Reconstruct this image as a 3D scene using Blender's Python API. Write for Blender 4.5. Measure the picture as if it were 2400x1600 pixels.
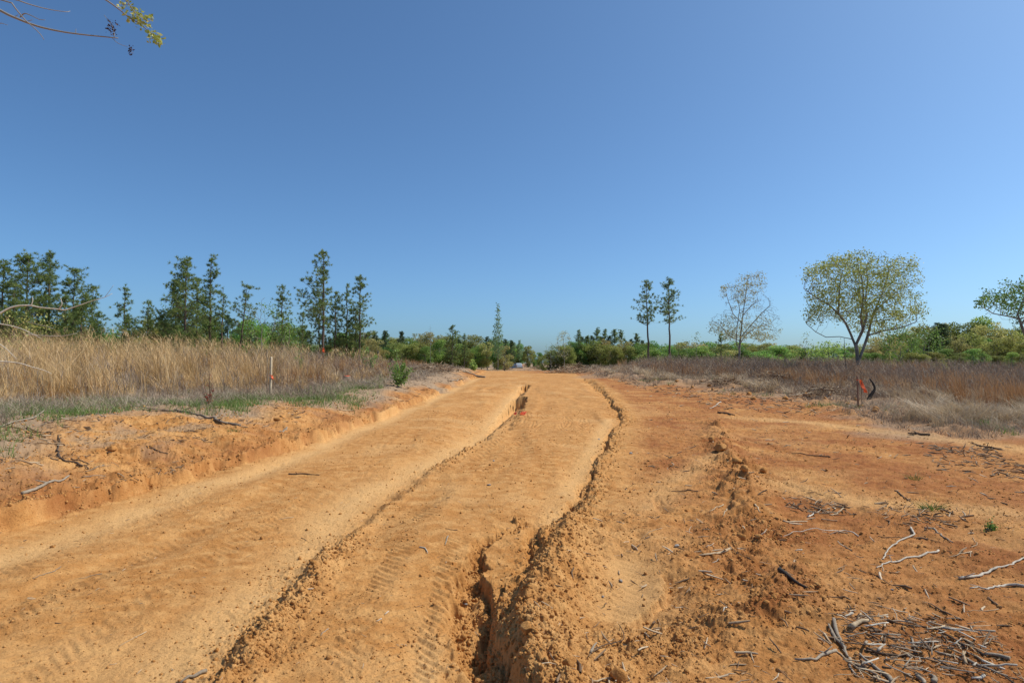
import bpy, math, random
import numpy as np
from mathutils import Vector

for o in list(bpy.data.objects): bpy.data.objects.remove(o)
scene = bpy.context.scene
R = math.radians

# ------------------------------------------------------------------ camera, sky, sun, exposure
F = 1467.0                       # focal length in pixels of the 2400 px wide photograph (22 mm lens)
PITCH = math.atan(50.0 / F)
EYE = 1.60
cam_data = bpy.data.cameras.new('camera')
cam_data.lens = F * 36.0 / 2400.0
cam_data.sensor_width = 36.0
cam_data.clip_start = 0.05
cam_data.clip_end = 5000.0
cam = bpy.data.objects.new('camera', cam_data)
scene.collection.objects.link(cam)
cam.location = (0, 0, EYE)
cam.rotation_euler = (R(90) + PITCH, 0, 0)
scene.camera = cam

SUN_EL, SUN_AZ = R(50), R(76)    # azimuth clockwise from the viewing direction
world = bpy.data.worlds.new('World')
scene.world = world
world.use_nodes = True
wn = world.node_tree
bgn = wn.nodes['Background']
sky = wn.nodes.new('ShaderNodeTexSky')
sky.sky_type = 'NISHITA'
sky.sun_disc = False
sky.sun_elevation = SUN_EL
sky.sun_rotation = SUN_AZ
sky.altitude = 0
sky.air_density = 0.7
sky.dust_density = 1.5
sky.ozone_density = 4.5
air = wn.nodes.new('ShaderNodeMix')              # clear spring air: a touch cooler than the model's default
air.data_type = 'RGBA'; air.blend_type = 'MULTIPLY'; air.inputs[0].default_value = 1.0
air.inputs[7].default_value = (0.75, 1.0, 1.10, 1)
wn.links.new(sky.outputs[0], air.inputs[6]); wn.links.new(air.outputs[2], bgn.inputs[0])
bgn.inputs[1].default_value = 0.137

sd = bpy.data.lights.new('sun', 'SUN')
sd.energy = 4.7
sd.angle = R(0.53)
sd.color = (1.0, 0.93, 0.83)
sun = bpy.data.objects.new('sun', sd)
scene.collection.objects.link(sun)
sdir = Vector((math.sin(SUN_AZ) * math.cos(SUN_EL), math.cos(SUN_AZ) * math.cos(SUN_EL), math.sin(SUN_EL)))
sun.rotation_euler = sdir.to_track_quat('Z', 'Y').to_euler()
sun.location = sdir * 60
scene.view_settings.view_transform = 'Standard'
scene.view_settings.look = 'None'
scene.view_settings.exposure = 0.0
scene.view_settings.gamma = 1.0
scene.view_settings.use_curve_mapping = False
scene.render.engine = 'CYCLES'
scene.cycles.max_bounces = 5
scene.cycles.diffuse_bounces = 3
scene.cycles.transparent_max_bounces = 8

rng = np.random.default_rng(7)
random.seed(7)

# ------------------------------------------------------------------ noise
def _hash(ix, iy, seed):
    h = (ix.astype(np.int64) * 374761393 + iy.astype(np.int64) * 668265263 + seed * 974634777) & 0xFFFFFFFF
    h = ((h ^ (h >> 13)) * 1274126177) & 0xFFFFFFFF
    h = (h ^ (h >> 16)) & 0xFFFFFFFF
    return h / 4294967295.0 * 2.0 - 1.0

def vnoise(x, y, seed=0):
    ix, iy = np.floor(x), np.floor(y)
    fx, fy = x - ix, y - iy
    u = fx * fx * fx * (fx * (fx * 6 - 15) + 10)
    v = fy * fy * fy * (fy * (fy * 6 - 15) + 10)
    a = _hash(ix, iy, seed); b = _hash(ix + 1, iy, seed)
    c = _hash(ix, iy + 1, seed); d = _hash(ix + 1, iy + 1, seed)
    return a + (b - a) * u + (c - a) * v + (a - b - c + d) * u * v

def fbm(x, y, scale, octs=4, seed=0, gain=0.5):
    r = np.zeros_like(x); amp = 1.0; tot = 0
    c, s = 0.8, 0.6
    for i in range(octs):
        r += amp * vnoise(x * scale, y * scale, seed + i * 17)
        tot += amp
        x, y = c * x - s * y + 13.7, s * x + c * y - 7.1
        scale *= 2.03; amp *= gain
    return r / tot * 1.6

def sst(a, b, x):
    t = np.clip((x - a) / (b - a), 0, 1)
    return t * t * (3 - 2 * t)

# ------------------------------------------------------------------ pixel rays -> points of the place
_c, _s = math.cos(PITCH), math.sin(PITCH)
def raydir(px, py):
    a, b = (px - 1200.0) / F, -(py - 800.0) / F
    v = np.array([a, _c - b * _s, _s + b * _c])
    return v / v[1]                                  # scaled to one metre of depth

def base(x, y):
    d = np.maximum(y, 0)
    z = 0.78 * sst(14, 60, d) - 0.98 * sst(62, 92, d) + 0.25 * sst(100, 165, d) + 0.55 * sst(175, 260, d)
    return z + 0.0 * x

_T = 1.2 * np.exp(np.linspace(0, math.log(400 / 1.2), 2600))
def hit(px, py, fn=None):
    fn = fn or H
    d = raydir(px, py)
    X, Y, Z = d[0] * _T, d[1] * _T, EYE + d[2] * _T
    g = fn(X, Y)
    k = np.nonzero(Z <= g)[0]
    if len(k) == 0: return None
    k = k[0]
    if k == 0: return np.array([X[0], Y[0], g[0]])
    a, b = Z[k - 1] - g[k - 1], g[k] - Z[k]
    t = a / (a + b + 1e-9)
    x, y = X[k - 1] + t * (X[k] - X[k - 1]), Y[k - 1] + t * (Y[k] - Y[k - 1])
    return np.array([x, y, float(fn(np.array([x]), np.array([y]))[0])])

K = 2400 / 2352.0
def D(*pts): return [(a * K, b * K) for a, b in pts]

class Line:
    """a polyline on the ground, smoothed; near(x, y, r) gives signed distance (right +) and 0..1 along"""
    def __init__(self, pts, world=None, pre=(), post=()):
        P = list(pre) + [tuple(hit(a, b, base)[:2]) for a, b in pts] + list(post)
        P = np.array(P, float)
        Q = [2 * P[0] - P[1]] + list(P) + [2 * P[-1] - P[-2]]
        out = []
        for i in range(1, len(Q) - 2):
            p0, p1, p2, p3 = Q[i - 1], Q[i], Q[i + 1], Q[i + 2]
            for t in np.linspace(0, 1, 5)[:-1]:
                out.append(0.5 * ((2 * p1) + (-p0 + p2) * t + (2 * p0 - 5 * p1 + 4 * p2 - p3) * t * t + (-p0 + 3 * p1 - 3 * p2 + p3) * t ** 3))
        out.append(Q[-2])
        self.P = np.array(out)
        self.L = np.concatenate([[0], np.cumsum(np.linalg.norm(np.diff(self.P, axis=0), axis=1))])
    def near(self, x, y, r):
        sd = np.full(x.shape, 1e3); al = np.zeros(x.shape)
        lo, hi = self.P.min(0) - r, self.P.max(0) + r
        m = np.nonzero((x > lo[0]) & (x < hi[0]) & (y > lo[1]) & (y < hi[1]))[0]
        if len(m) == 0: return sd, al
        xx, yy = x[m], y[m]
        best = np.full(xx.shape, 1e3); sg = np.ones(xx.shape); aa = np.zeros(xx.shape); bc = np.zeros(xx.shape)
        for i in range(len(self.P) - 1):
            a, b = self.P[i], self.P[i + 1]
            e = b - a; l2 = e @ e + 1e-12
            t = np.clip(((xx - a[0]) * e[0] + (yy - a[1]) * e[1]) / l2, 0, 1)
            dx, dy = xx - a[0] - t * e[0], yy - a[1] - t * e[1]
            d = np.hypot(dx, dy)
            cr = (e[0] * dy - e[1] * dx) / math.sqrt(l2)
            k = (d < best - 1e-7) | ((np.abs(d - best) <= 1e-7) & (np.abs(cr) > bc))
            bc = np.where(k, np.abs(cr), bc)
            best = np.where(k, d, best)
            sg = np.where(k, np.where(cr < 0, 1.0, -1.0), sg)
            aa = np.where(k, self.L[i] + t * math.sqrt(l2), aa)
        sd[m] = best * sg; al[m] = aa / self.L[-1]
        return sd, al

# lines of the road, read off the photograph and laid on the ground
toe = Line(D((0, 1222), (130, 1190), (240, 1160), (420, 1112), (520, 1082), (650, 1046), (760, 1004), (880, 958), (960, 925), (1055, 882), (1105, 858)), pre=[(-5.6, -12), (-5.3, 0.5)], post=[(-3.0, 80), (-4, 110)])
rut = Line(D((440, 1600), (545, 1470), (640, 1370), (735, 1272), (830, 1185), (960, 1090), (1080, 1018), (1160, 958), (1190, 915), (1207, 884)), pre=[(-1.75, 1.5)])
gul = Line(D((1120, 1600), (1110, 1520), (1098, 1450), (1085, 1400), (1085, 1345), (1082, 1300), (1095, 1262), (1125, 1232), (1165, 1210), (1200, 1192)), pre=[(-.10, 2.2)])
gul2 = Line(D((1105, 1460), (1135, 1385), (1160, 1345), (1200, 1290), (1222, 1245), (1235, 1212), (1290, 1182), (1322, 1150), (1340, 1112), (1362, 1072), (1392, 1020), (1404, 992), (1425, 962), (1408, 930), (1385, 900), (1345, 872)))
ridge = Line(D((1215, 1600), (1212, 1540), (1200, 1470), (1195, 1440), (1212, 1400), (1235, 1352), (1262, 1300), (1285, 1255), (1305, 1215), (1330, 1180)), pre=[(.12, 2.3)])
wall = Line(D((1160, 1600), (1165, 1530), (1175, 1475), (1185, 1430), (1165, 1400)), pre=[(.0, 2.3)])
ltrack = Line(D((0, 1285), (240, 1198), (420, 1135), (660, 1062), (780, 1008), (900, 960), (1000, 915), (1100, 868)), pre=[(-4.7, 2)])
sandb = Line(D((330, 1600), (470, 1470), (580, 1370), (690, 1280), (760, 1190), (870, 1115), (985, 1060), (1110, 985), (1150, 935), (1185, 895)), pre=[(-2.1, 1.8)])
sandc = Line(D((1270, 1190), (1310, 1110), (1355, 1040), (1388, 985), (1398, 958)))
lump = Line(D((1640, 965), (1652, 1010), (1672, 1050), (1700, 1085), (1712, 1150), (1690, 1215)))
ridge3 = Line(D((1600, 1250), (1560, 1300), (1530, 1345), (1505, 1385), (1440, 1430)))
scarp = Line(D((1502, 1135), (1512, 1165), (1540, 1180), (1590, 1172), (1630, 1188), (1680, 1170), (1668, 1130)))
scarp2 = Line(D((1535, 1310), (1528, 1345), (1515, 1375), (1480, 1405), (1450, 1440)))
hollow = Line(D((1440, 1290), (1460, 1340), (1430, 1400)))
fan = Line(D((1640, 1048), (1560, 1095), (1480, 1165)))
rwash = Line(D((1700, 958), (1860, 972), (2000, 990), (2180, 1010), (2400, 1035)))
rwash2 = Line(D((1800, 1110), (1960, 1150), (2120, 1165), (2330, 1190)))
redb = Line(D((1720, 1015), (1900, 1050), (2080, 1085), (2280, 1110)))
redc = Line(D((1720, 1420), (1790, 1400), (1830, 1330), (1870, 1400)))
roughb = Line(D((1500, 1530), (1580, 1450), (1650, 1380), (1700, 1250), (1740, 1180)))
hole1 = Line(D((1148, 985), (1165, 955), (1193, 914)))
hole2 = Line(D((1188, 906), (1208, 886)))
hole3 = Line(D((1164, 951), (1170, 946)))
slump = Line(D((1100, 1010), (1130, 975), (1165, 935), (1195, 895)))
rveg = Line(D((1235, 846), (1290, 850), (1350, 858), (1420, 871), (1500, 884), (1600, 886), (1700, 905), (1830, 915), (1925, 940), (1985, 962), (2060, 985), (2200, 1000), (2400, 1005)), pre=[(3, 80)], post=[(40, 15)])

def bank_h(s, x, y):
    """height of the left bank, s metres to the left of its toe"""
    w = s + 0.16 * fbm(x, y, 1.3, 3, 91) + 0.09 * vnoise(x * 5, y * 5, 92)
    near = 1 - sst(8, 22, y)
    h = (0.17 + .07 * vnoise(x * 1.7, y * 1.7, 94)) * sst(0.0, 0.10, w) + (0.30 - 0.12 * near) * sst(0.05, 1.6, w) + 0.26 * near * sst(1.4, 4.2, w) + 0.30 * sst(4.5, 15, w)
    return h * sst(-4, 2, y) * (1 - 0.75 * sst(44, 70, y))

def features(x, y, fine=True):
    z = np.zeros_like(x)
    rough = np.zeros_like(x)
    j = 0.035 * fbm(x, y, 4.0, 4, 31) + 0.015 * vnoise(x * 30, y * 30, 33)
    # left bank
    s, _ = toe.near(x, y, 60); s = -s
    z += np.where(s > -900, bank_h(s, x, y), 0)
    rough = np.maximum(rough, (0.7 + .45 * np.exp(-((s - .12) / .25) ** 2)) * sst(-.1, .15, s) * (s < 100))
    # track beside the bank
    s, a = ltrack.near(x, y, 2.0)
    z -= 0.035 * np.exp(-(s / .35) ** 2)
    # second rut, step up to the right
    s, a = rut.near(x, y, 2.5)
    s2 = s + j * (1 + 1.2 * sst(.3, .7, a))
    rk = (.25 + .75 * sst(-.4, .4, vnoise(a * 11, a * 0, 77))) * (1 - .85 * sst(.42, .55, a))
    z -= np.where(s2 < 0, 0.06 * np.exp(-(s2 / 0.55) ** 2), 0.06 * (1 - sst(0, 0.05 + .22 * (1 - rk), s2)))
    lipm = np.exp(-((s2 - 0.12) / 0.11) ** 2)
    z += 0.03 * lipm * (0.6 + 0.4 * vnoise(x * 3, y * 3, 5))
    rough = np.maximum(rough, 1.15 * np.exp(-((s2 - 0.09) / 0.19) ** 2) * (1 - sst(.5, .8, a)) * rk)
    # pools scoured in the rut further on
    for hl, rad, dep in ((hole1, .40, .46), (hole2, .30, .36), (hole3, .16, .3)):
        s, a = hl.near(x, y, 3)
        z -= dep * (.15 + .85 * a ** 2) * (1 - sst(rad * .55, rad, np.abs(s + 2.5 * j)))
    s, _ = slump.near(x, y, 2.5)
    s = s + 2 * j
    z -= 0.13 * np.where(s < 0, np.exp(-(s / .9) ** 2), 1 - sst(0, .25, s))
    # main gully
    s, a = gul.near(x, y, 1.5)
    jj = s + 1.4 * j
    wd = 0.25 - 0.10 * sst(.05, .35, a) - 0.09 * sst(.4, .85, a) + .03 * vnoise(a * 30, a * 0, 78)
    dp = (0.145 - 0.01 * sst(.3, .5, a) - 0.07 * sst(.6, .9, a)) * (1 - sst(.9, 1, a))
    z -= dp * np.where(jj < 0, 1 - sst(wd * .5, wd * 1.5, -jj), 1 - sst(wd * .7, wd * 1.15, jj))
    z += .035 * np.maximum(0, fbm(x, y, 9, 3, 79)) * (1 - sst(wd * .5, wd, np.abs(jj)))
    z -= 0.05 * dp / .26 * np.exp(-(jj / .5) ** 2)
    rough = np.maximum(rough, 1.3 * (1 - sst(wd * .7, wd * 1.2, np.abs(jj))))
    # its second arm, running on up the road as a crack with a raised right side
    s, a = gul2.near(x, y, 2.5)
    fa = sst(.70, .82, a)
    jj = s + 1.5 * j * (1 + 1.8 * sst(.3, .9, a)) + .05 * vnoise(a * 60, a * 0, 82)
    wd = (0.08 + 0.07 * sst(.35, 1, a)) * (1 + .5 * vnoise(a * 45, a * 0, 81)) + .20 * fa
    dp = (0.09 + 0.03 * sst(.2, .4, a)) * (1 - sst(.93, 1, a)) * (.65 + .6 * vnoise(a * 40, a * 0, 8)) * (1 - .35 * fa) * (1 - .45 * sst(.25, .33, a) * (1 - sst(.35, .4, a)))
    z -= dp * (1 - sst(wd * .3, wd, np.abs(jj)))
    hi = 0.05 * sst(.25, .5, a)
    z += np.where(jj > 0, hi * sst(0, wd * 1.6, jj) * (1 - sst(.3, 2.0, jj)), -0.065 * np.exp(-(jj / .45) ** 2))
    rough = np.maximum(rough, 1.05 * np.exp(-((jj - .12) / (.17 + .12 * sst(.3, .6, a))) ** 2))
    # ridge thrown up right of the gully
    s, a = ridge.near(x, y, 1.5)
    s = s + j
    k = (0.17 - 0.11 * sst(.55, 1, a)) * (1 - sst(.9, 1, a))
    z += k * np.where(s < 0, 1 - sst(-.02, .16, -s), np.exp(-(s / .30) ** 2))
    rough = np.maximum(rough, 1.0 * np.exp(-(s / .35) ** 2))
    # undercut wall and mound between the arms
    s, a = wall.near(x, y, 1.0)
    z -= 0.07 * (1 - sst(.03, .09, np.abs(s + j))) * (1 - sst(.7, 1, a))
    # row of clods thrown up on the right
    s, a = lump.near(x, y, 2)
    env = np.exp(-(s / .30) ** 2) * sst(0, .05, a) * (1 - sst(.95, 1, a))
    z += env * (0.06 + 0.10 * np.maximum(0, fbm(x, y, 2.6, 3, 41)) + .05 * np.abs(vnoise(x * 9, y * 9, 42)))
    rough = np.maximum(rough, 1.1 * np.exp(-((s + .25 * vnoise(x * 2, y * 2, 43)) / .42) ** 2) * sst(-.8, .3, fbm(x, y, 1.5, 2, 45)))
    s, a = redc.near(x, y, 1.5)
    z += .07 * np.exp(-(s / .22) ** 2)
    rough = np.maximum(rough, .8 * np.exp(-(s / .22) ** 2))
    s, a = roughb.near(x, y, 2)
    rough = np.maximum(rough, .75 * np.exp(-(s / .3) ** 2) * sst(-.5, .3, fbm(x, y, 1.6, 2, 46)))
    s, a = ridge3.near(x, y, 2)
    z += 0.05 * np.exp(-(s / .16) ** 2) * (.5 + .5 * vnoise(x * 5, y * 5, 44))
    # scarps where the crust has broken away
    for ln, dd in ((scarp, .05), (scarp2, .07)):
        s, a = ln.near(x, y, 1)
        e = sst(0, .08, a) * (1 - sst(.9, 1, a))
        z -= dd * e * np.where(s + j < 0, np.exp(-((s + j) / .16) ** 2), 1 - sst(0, .03, s + j))
    s, a = hollow.near(x, y, 2)
    z -= 0.05 * np.exp(-(s / .28) ** 2)
    hol = np.exp(-(s / .24) ** 2)
    # right side verge and spoil heaps
    s, a = rveg.near(x, y, 60)
    inside = np.where(np.abs(s) < 900, sst(0, 1.2, -s + .5 * fbm(x, y, .5, 3, 61)), 0)
    z += inside * (0.14 + .12 * fbm(x, y, .35, 3, 62)) * sst(6, 14, y)
    mo = np.exp(-((s + .3) / .8) ** 2) * (np.abs(s) < 900) * sst(9, 13, y) * (1 - sst(38, 48, y)) * sst(0, .5, fbm(x, y, .7, 3, 65))
    z += mo * (.05 + .16 * np.abs(fbm(x, y, 1.6, 3, 66)))
    rough = np.maximum(rough, mo)
    sp = np.exp(-((s + .9) / .8) ** 2) * sst(28, 40, y) * (np.abs(s) < 900)
    z += sp * (.08 + .16 * np.maximum(0, fbm(x, y, .6, 3, 63)) + .10 * np.abs(fbm(x, y, 2.2, 3, 64)))
    rough = np.maximum(rough, sp)
    return z, np.clip(rough, 0, 1.3), hol

def zones(x, y):
    """right-hand disturbed ground (0..1), tyre-tread bands (0..1)"""
    s, _ = gul2.near(x, y, 12)
    s3, _ = ridge.near(x, y, 12)
    right = np.where((np.abs(s) < 900) | (np.abs(s3) < 900), np.maximum(sst(.3, 1.0, np.where(np.abs(s) < 900, s, -9)), sst(0, .5, np.where(np.abs(s3) < 900, s3, -9)) * (1 - sst(5.6, 6.8, y))), (x > 0) * 1.0)
    r, _ = rut.near(x, y, 12)
    tread = np.zeros_like(x); u = np.zeros_like(x)
    for c in (.55, 1.02, 1.75, 2.25, -.95, -1.55, -2.3):
        k = np.exp(-np.abs((r - c - .06 * vnoise(y * .5, x * 0, 15)) / .19) ** 5) * (1 if c > 0 else .55)
        tread = np.maximum(tread, k); u = np.where(np.abs(r - c) < .24, np.abs(r - c), u)
    g = np.where(np.abs(s) < 900, s, 99)
    for c in (.75, 1.35):
        k = .6 * np.exp(-np.abs((g - c) / .2) ** 5); tread = np.maximum(tread, k); u = np.where(np.abs(g - c) < .24, np.abs(g - c), u)
    tread = tread * (1 - .5 * right) * (np.abs(r) < 900)
    zones.u = u
    return right, np.clip(tread, 0, 1)

def H(x, y):
    x = np.asarray(x, float); y = np.asarray(y, float)
    z, rough, hol = features(x, y)
    right, tread = zones(x, y)
    dist = np.hypot(x, y)
    z = z + base(x, y)
    z += 0.035 * fbm(x, y, 0.35, 3, 1) * sst(2, 6, dist) + 0.012 * fbm(x, y, 1.4, 3, 2)
    far = 1 - sst(20, 45, dist)
    am = (0.0080 + 0.013 * right + 0.032 * rough) * (1 - .85 * hol)
    z += am * fbm(x, y, 7.0, 5, 3, .62) * (.4 + .6 * far)
    # crumbs: sharp little peaks where the soil is loose
    b = fbm(x, y, 22.0, 3, 4, .6)
    patch = sst(-.1, .5, fbm(x, y, 1.1, 3, 9))
    z += (0.003 + 0.008 * patch * (0.5 + .5 * right) + 0.016 * rough) * np.maximum(0, b) ** 1.2 * far * (1 - .9 * hol)
    # tread marks
    ph = (y + .9 * zones.u) * 66 + 4.0 * fbm(x, y, .8, 3, 12) + 3 * vnoise(x * 2.2, y * .6, 13)
    z += tread * (0.0070 * np.sin(ph) - .008) * sst(-.75, .25, fbm(x, y, 1.0, 3, 14)) * far
    z += (1 - right) * (x > -4.5) * .0028 * np.sin(y * 71 + 8 * fbm(x, y, 1.4, 3, 18)) * sst(-.3, .3, fbm(x, y, .7, 2, 20)) * far
    z += 0.022 * np.where(np.abs(x) < 5, vnoise(x * 2.6 + .8 * vnoise(x, y * .5, 16), y * .22, 17), 0) * sst(3, 7, dist) * (1 - sst(35, 50, dist))
    return z

# ------------------------------------------------------------------ materials
def new_mat(name):
    m = bpy.data.materials.new(name); m.use_nodes = True
    nt = m.node_tree; nt.nodes.clear()
    out = nt.nodes.new('ShaderNodeOutputMaterial')
    return m, nt, out

def N(nt, t, **kw):
    n = nt.nodes.new(t)
    for k, v in kw.items(): setattr(n, k, v)
    return n

def mixc(nt, fac, a, b, blend='MIX'):
    n = N(nt, 'ShaderNodeMix', data_type='RGBA', blend_type=blend)
    for i, v in ((0, fac), (6, a), (7, b)):
        if isinstance(v, (int, float)): n.inputs[i].default_value = v
        elif isinstance(v, tuple): n.inputs[i].default_value = (*v, 1)
        else: nt.links.new(v, n.inputs[i])
    return n.outputs[2]

def ramp(nt, src, stops):
    n = N(nt, 'ShaderNodeValToRGB')
    el = n.color_ramp.elements
    while len(el) < len(stops): el.new(0.5)
    for e, (p, c) in zip(el, stops):
        e.position = p; e.color = (*c, 1) if isinstance(c, tuple) else (c, c, c, 1)
    nt.links.new(src, n.inputs[0])
    return n.outputs[0]

def noise(nt, vec, scale, detail=4, rough=.55):
    n = N(nt, 'ShaderNodeTexNoise')
    n.inputs['Scale'].default_value = scale
    n.inputs['Detail'].default_value = detail
    n.inputs['Roughness'].default_value = rough
    if vec is not None: nt.links.new(vec, n.inputs['Vector'])
    return n.outputs[0]

def tint_mat(name, cols, transl=0.0, rough=.7, objvar=.0, bump=0):
    """colour from the per-vertex attribute 'tint' through a ramp; optional light through the leaf"""
    m, nt, out = new_mat(name)
    at = N(nt, 'ShaderNodeAttribute', attribute_name='tint')
    st = [(i / max(1, len(cols) - 1), c) for i, c in enumerate(cols)]
    col = ramp(nt, at.outputs['Fac'], st)
    if objvar:
        oi = N(nt, 'ShaderNodeObjectInfo')
        hs = N(nt, 'ShaderNodeHueSaturation')
        mr = N(nt, 'ShaderNodeMapRange'); mr.inputs[3].default_value = 1 - objvar; mr.inputs[4].default_value = 1 + objvar
        nt.links.new(oi.outputs['Random'], mr.inputs[0]); nt.links.new(mr.outputs[0], hs.inputs['Value'])
        mh = N(nt, 'ShaderNodeMapRange'); mh.inputs[3].default_value = .5 - objvar * .08; mh.inputs[4].default_value = .5 + objvar * .08
        mm = N(nt, 'ShaderNodeMath', operation='FRACT'); mx = N(nt, 'ShaderNodeMath', operation='MULTIPLY'); mx.inputs[1].default_value = 7.13
        nt.links.new(oi.outputs['Random'], mx.inputs[0]); nt.links.new(mx.outputs[0], mm.inputs[0]); nt.links.new(mm.outputs[0], mh.inputs[0])
        nt.links.new(mh.outputs[0], hs.inputs['Hue'])
        nt.links.new(col, hs.inputs['Color']); col = hs.outputs[0]
    p = N(nt, 'ShaderNodeBsdfPrincipled')
    nt.links.new(col, p.inputs['Base Color'])
    p.inputs['Roughness'].default_value = rough
    p.inputs['Specular IOR Level'].default_value = .25
    if bump:
        geo = N(nt, 'ShaderNodeTexCoord')
        mp = N(nt, 'ShaderNodeMapping'); mp.inputs['Scale'].default_value = (1, 1, .35)
        nt.links.new(geo.outputs['Object'], mp.inputs[0])
        bp = N(nt, 'ShaderNodeBump'); bp.inputs['Strength'].default_value = .6; bp.inputs['Distance'].default_value = .0016
        nz = noise(nt, mp.outputs[0], bump, 5)
        nt.links.new(nz, bp.inputs['Height'])
        nt.links.new(bp.outputs[0], p.inputs['Normal'])
        c2 = mixc(nt, .55, col, ramp(nt, nz, [(.3, .35), (.7, 1.0)]), 'MULTIPLY')
        nt.links.new(c2, p.inputs['Base Color'])
    sh = p.outputs[0]
    if transl:
        tr = N(nt, 'ShaderNodeBsdfTranslucent'); nt.links.new(col, tr.inputs[0])
        ms = N(nt, 'ShaderNodeMixShader'); ms.inputs[0].default_value = transl
        nt.links.new(sh, ms.inputs[1]); nt.links.new(tr.outputs[0], ms.inputs[2]); sh = ms.outputs[0]
    nt.links.new(sh, out.inputs[0])
    return m

def soil_colour(nt, vec, zone=None):
    n1 = noise(nt, vec, .7, 4); n2 = noise(nt, vec, 5.5, 5, .6); n3 = noise(nt, vec, 60, 4, .65)
    tan = mixc(nt, ramp(nt, n1, [(.35, 0.0), (.65, 1.0)]), (0.488, 0.236, 0.0736), (0.4, 0.176, 0.048))
    tan = mixc(nt, ramp(nt, n2, [(.42, 0.0), (.66, 1.0)]), tan, (0.568, 0.304, 0.108))
    red = mixc(nt, ramp(nt, n2, [(.35, 0.0), (.7, 1.0)]), (.262, .092, .027), (.385, .160, .050))
    sand = mixc(nt, n2, (0.624, 0.376, 0.16), (0.56, 0.308, 0.112))
    dry = mixc(nt, n2, (0.4, 0.264, 0.152), (0.248, 0.188, 0.132))
    c = tan
    if zone is not None:
        sp = N(nt, 'ShaderNodeSeparateColor'); nt.links.new(zone, sp.inputs[0])
        c = mixc(nt, sp.outputs[1], c, red)
        c = mixc(nt, sp.outputs[0], c, sand)
        c = mixc(nt, sp.outputs[2], c, dry)
    c = mixc(nt, ramp(nt, n3, [(.34, .85), (.46, 0.0)]), c, mixc(nt, .6, c, (0.16, 0.06, 0.016)))
    return c, n2, n3

def make_soil(name, zoned):
    m, nt, out = new_mat(name)
    tc = N(nt, 'ShaderNodeTexCoord')
    vec = tc.outputs['Object']
    zone = N(nt, 'ShaderNodeAttribute', attribute_name='zone').outputs['Color'] if zoned else None
    c, n2, n3 = soil_colour(nt, vec, zone)
    p = N(nt, 'ShaderNodeBsdfPrincipled')
    p.inputs['Roughness'].default_value = .95
    p.inputs['Specular IOR Level'].default_value = .12
    nt.links.new(c, p.inputs['Base Color'])
    b1 = N(nt, 'ShaderNodeBump'); b1.inputs['Strength'].default_value = .9; b1.inputs['Distance'].default_value = .014
    nt.links.new(noise(nt, vec, 45, 6, .72), b1.inputs['Height'])
    b2 = N(nt, 'ShaderNodeBump'); b2.inputs['Strength'].default_value = .6; b2.inputs['Distance'].default_value = .004
    nt.links.new(noise(nt, vec, 210, 3, .7), b2.inputs['Height'])
    nt.links.new(b1.outputs[0], b2.inputs['Normal']); nt.links.new(b2.outputs[0], p.inputs['Normal'])
    nt.links.new(p.outputs[0], out.inputs[0])
    return m

M = {}
M['soil'] = make_soil('soil', True)
M['clod'] = make_soil('clod', False)
M['needle'] = tint_mat('pine_needles', [(.095, .15, .05), (.20, .275, .08), (.32, .37, .12)], .4, .55)
M['needle_far'] = tint_mat('far_pine_needles', [(.07, .115, .055), (.135, .19, .08)], .35, .6, .15)
M['bark'] = tint_mat('pine_bark', [(0.09, 0.0675, 0.0495), (0.171, 0.126, 0.09)], 0, .9)
M['greybark'] = tint_mat('grey_bark', [(0.128, 0.115, 0.0935), (0.34, 0.315, 0.272)], 0, .9)
M['oakleaf'] = tint_mat('oak_spring_leaves', [(.23, .29, .055), (.40, .44, .11), (.53, .51, .18)], .35, .5)
M['budleaf'] = tint_mat('budding_leaves', [(.34, .31, .11), (.47, .42, .16), (.40, .41, .14)], .3, .6)
M['greenleaf'] = tint_mat('fresh_leaves', [(0.095, 0.18, 0.0333), (0.18, 0.294, 0.057), (0.266, 0.38, 0.0855)], .35, .5)
M['poplarleaf'] = tint_mat('poplar_leaves', [(.15, .24, .09), (.24, .34, .14)], .35, .5)
M['far1'] = tint_mat('far_olive_leaves', [(0.144, 0.18, 0.0405), (0.279, 0.306, 0.0765), (0.414, 0.414, 0.135)], .5, .6, .28)
M['far2'] = tint_mat('far_green_leaves', [(.11, .20, .045), (.22, .36, .08), (.35, .48, .13)], .5, .6, .28)
M['far3'] = tint_mat('far_yellow_leaves', [(0.255, 0.238, 0.0765), (0.408, 0.374, 0.128), (0.493, 0.442, 0.196)], .5, .6, .25)
M['straw'] = tint_mat('dead_straw', [(.40, .25, .10), (.62, .41, .18), (.76, .58, .33)], .25, .6)
M['palegrass'] = tint_mat('pale_dead_grass', [(.32, .235, .145), (.50, .385, .24), (.66, .53, .35)], .25, .6)
M['rust'] = tint_mat('rusty_straw', [(0.304, 0.152, 0.064), (0.464, 0.264, 0.12), (0.544, 0.384, 0.216)], .25, .6)
M['weed'] = tint_mat('dead_weeds', [(.21, .155, .11), (.36, .285, .205), (.53, .44, .31)], .15, .8)
M['brush'] = tint_mat('dry_brush', [(.175, .125, .092), (.30, .225, .162), (.44, .345, .24)], .1, .8)
M['green'] = tint_mat('green_grass', [(0.068, 0.128, 0.0255), (0.145, 0.238, 0.0467), (0.255, 0.323, 0.0935)], .3, .5)
M['litter'] = tint_mat('wood_scraps', [(.11, .065, .035), (.27, .175, .10), (.43, .32, .20), (.64, .51, .35)], 0, .8)
M['stickgrey'] = tint_mat('weathered_wood', [(.235, .185, .13), (.41, .335, .245)], 0, .85, 0, 60)
M['stickwhite'] = tint_mat('bleached_wood', [(0.484, 0.414, 0.317), (0.704, 0.634, 0.51)], 0, .8, 0, 60)
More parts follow.
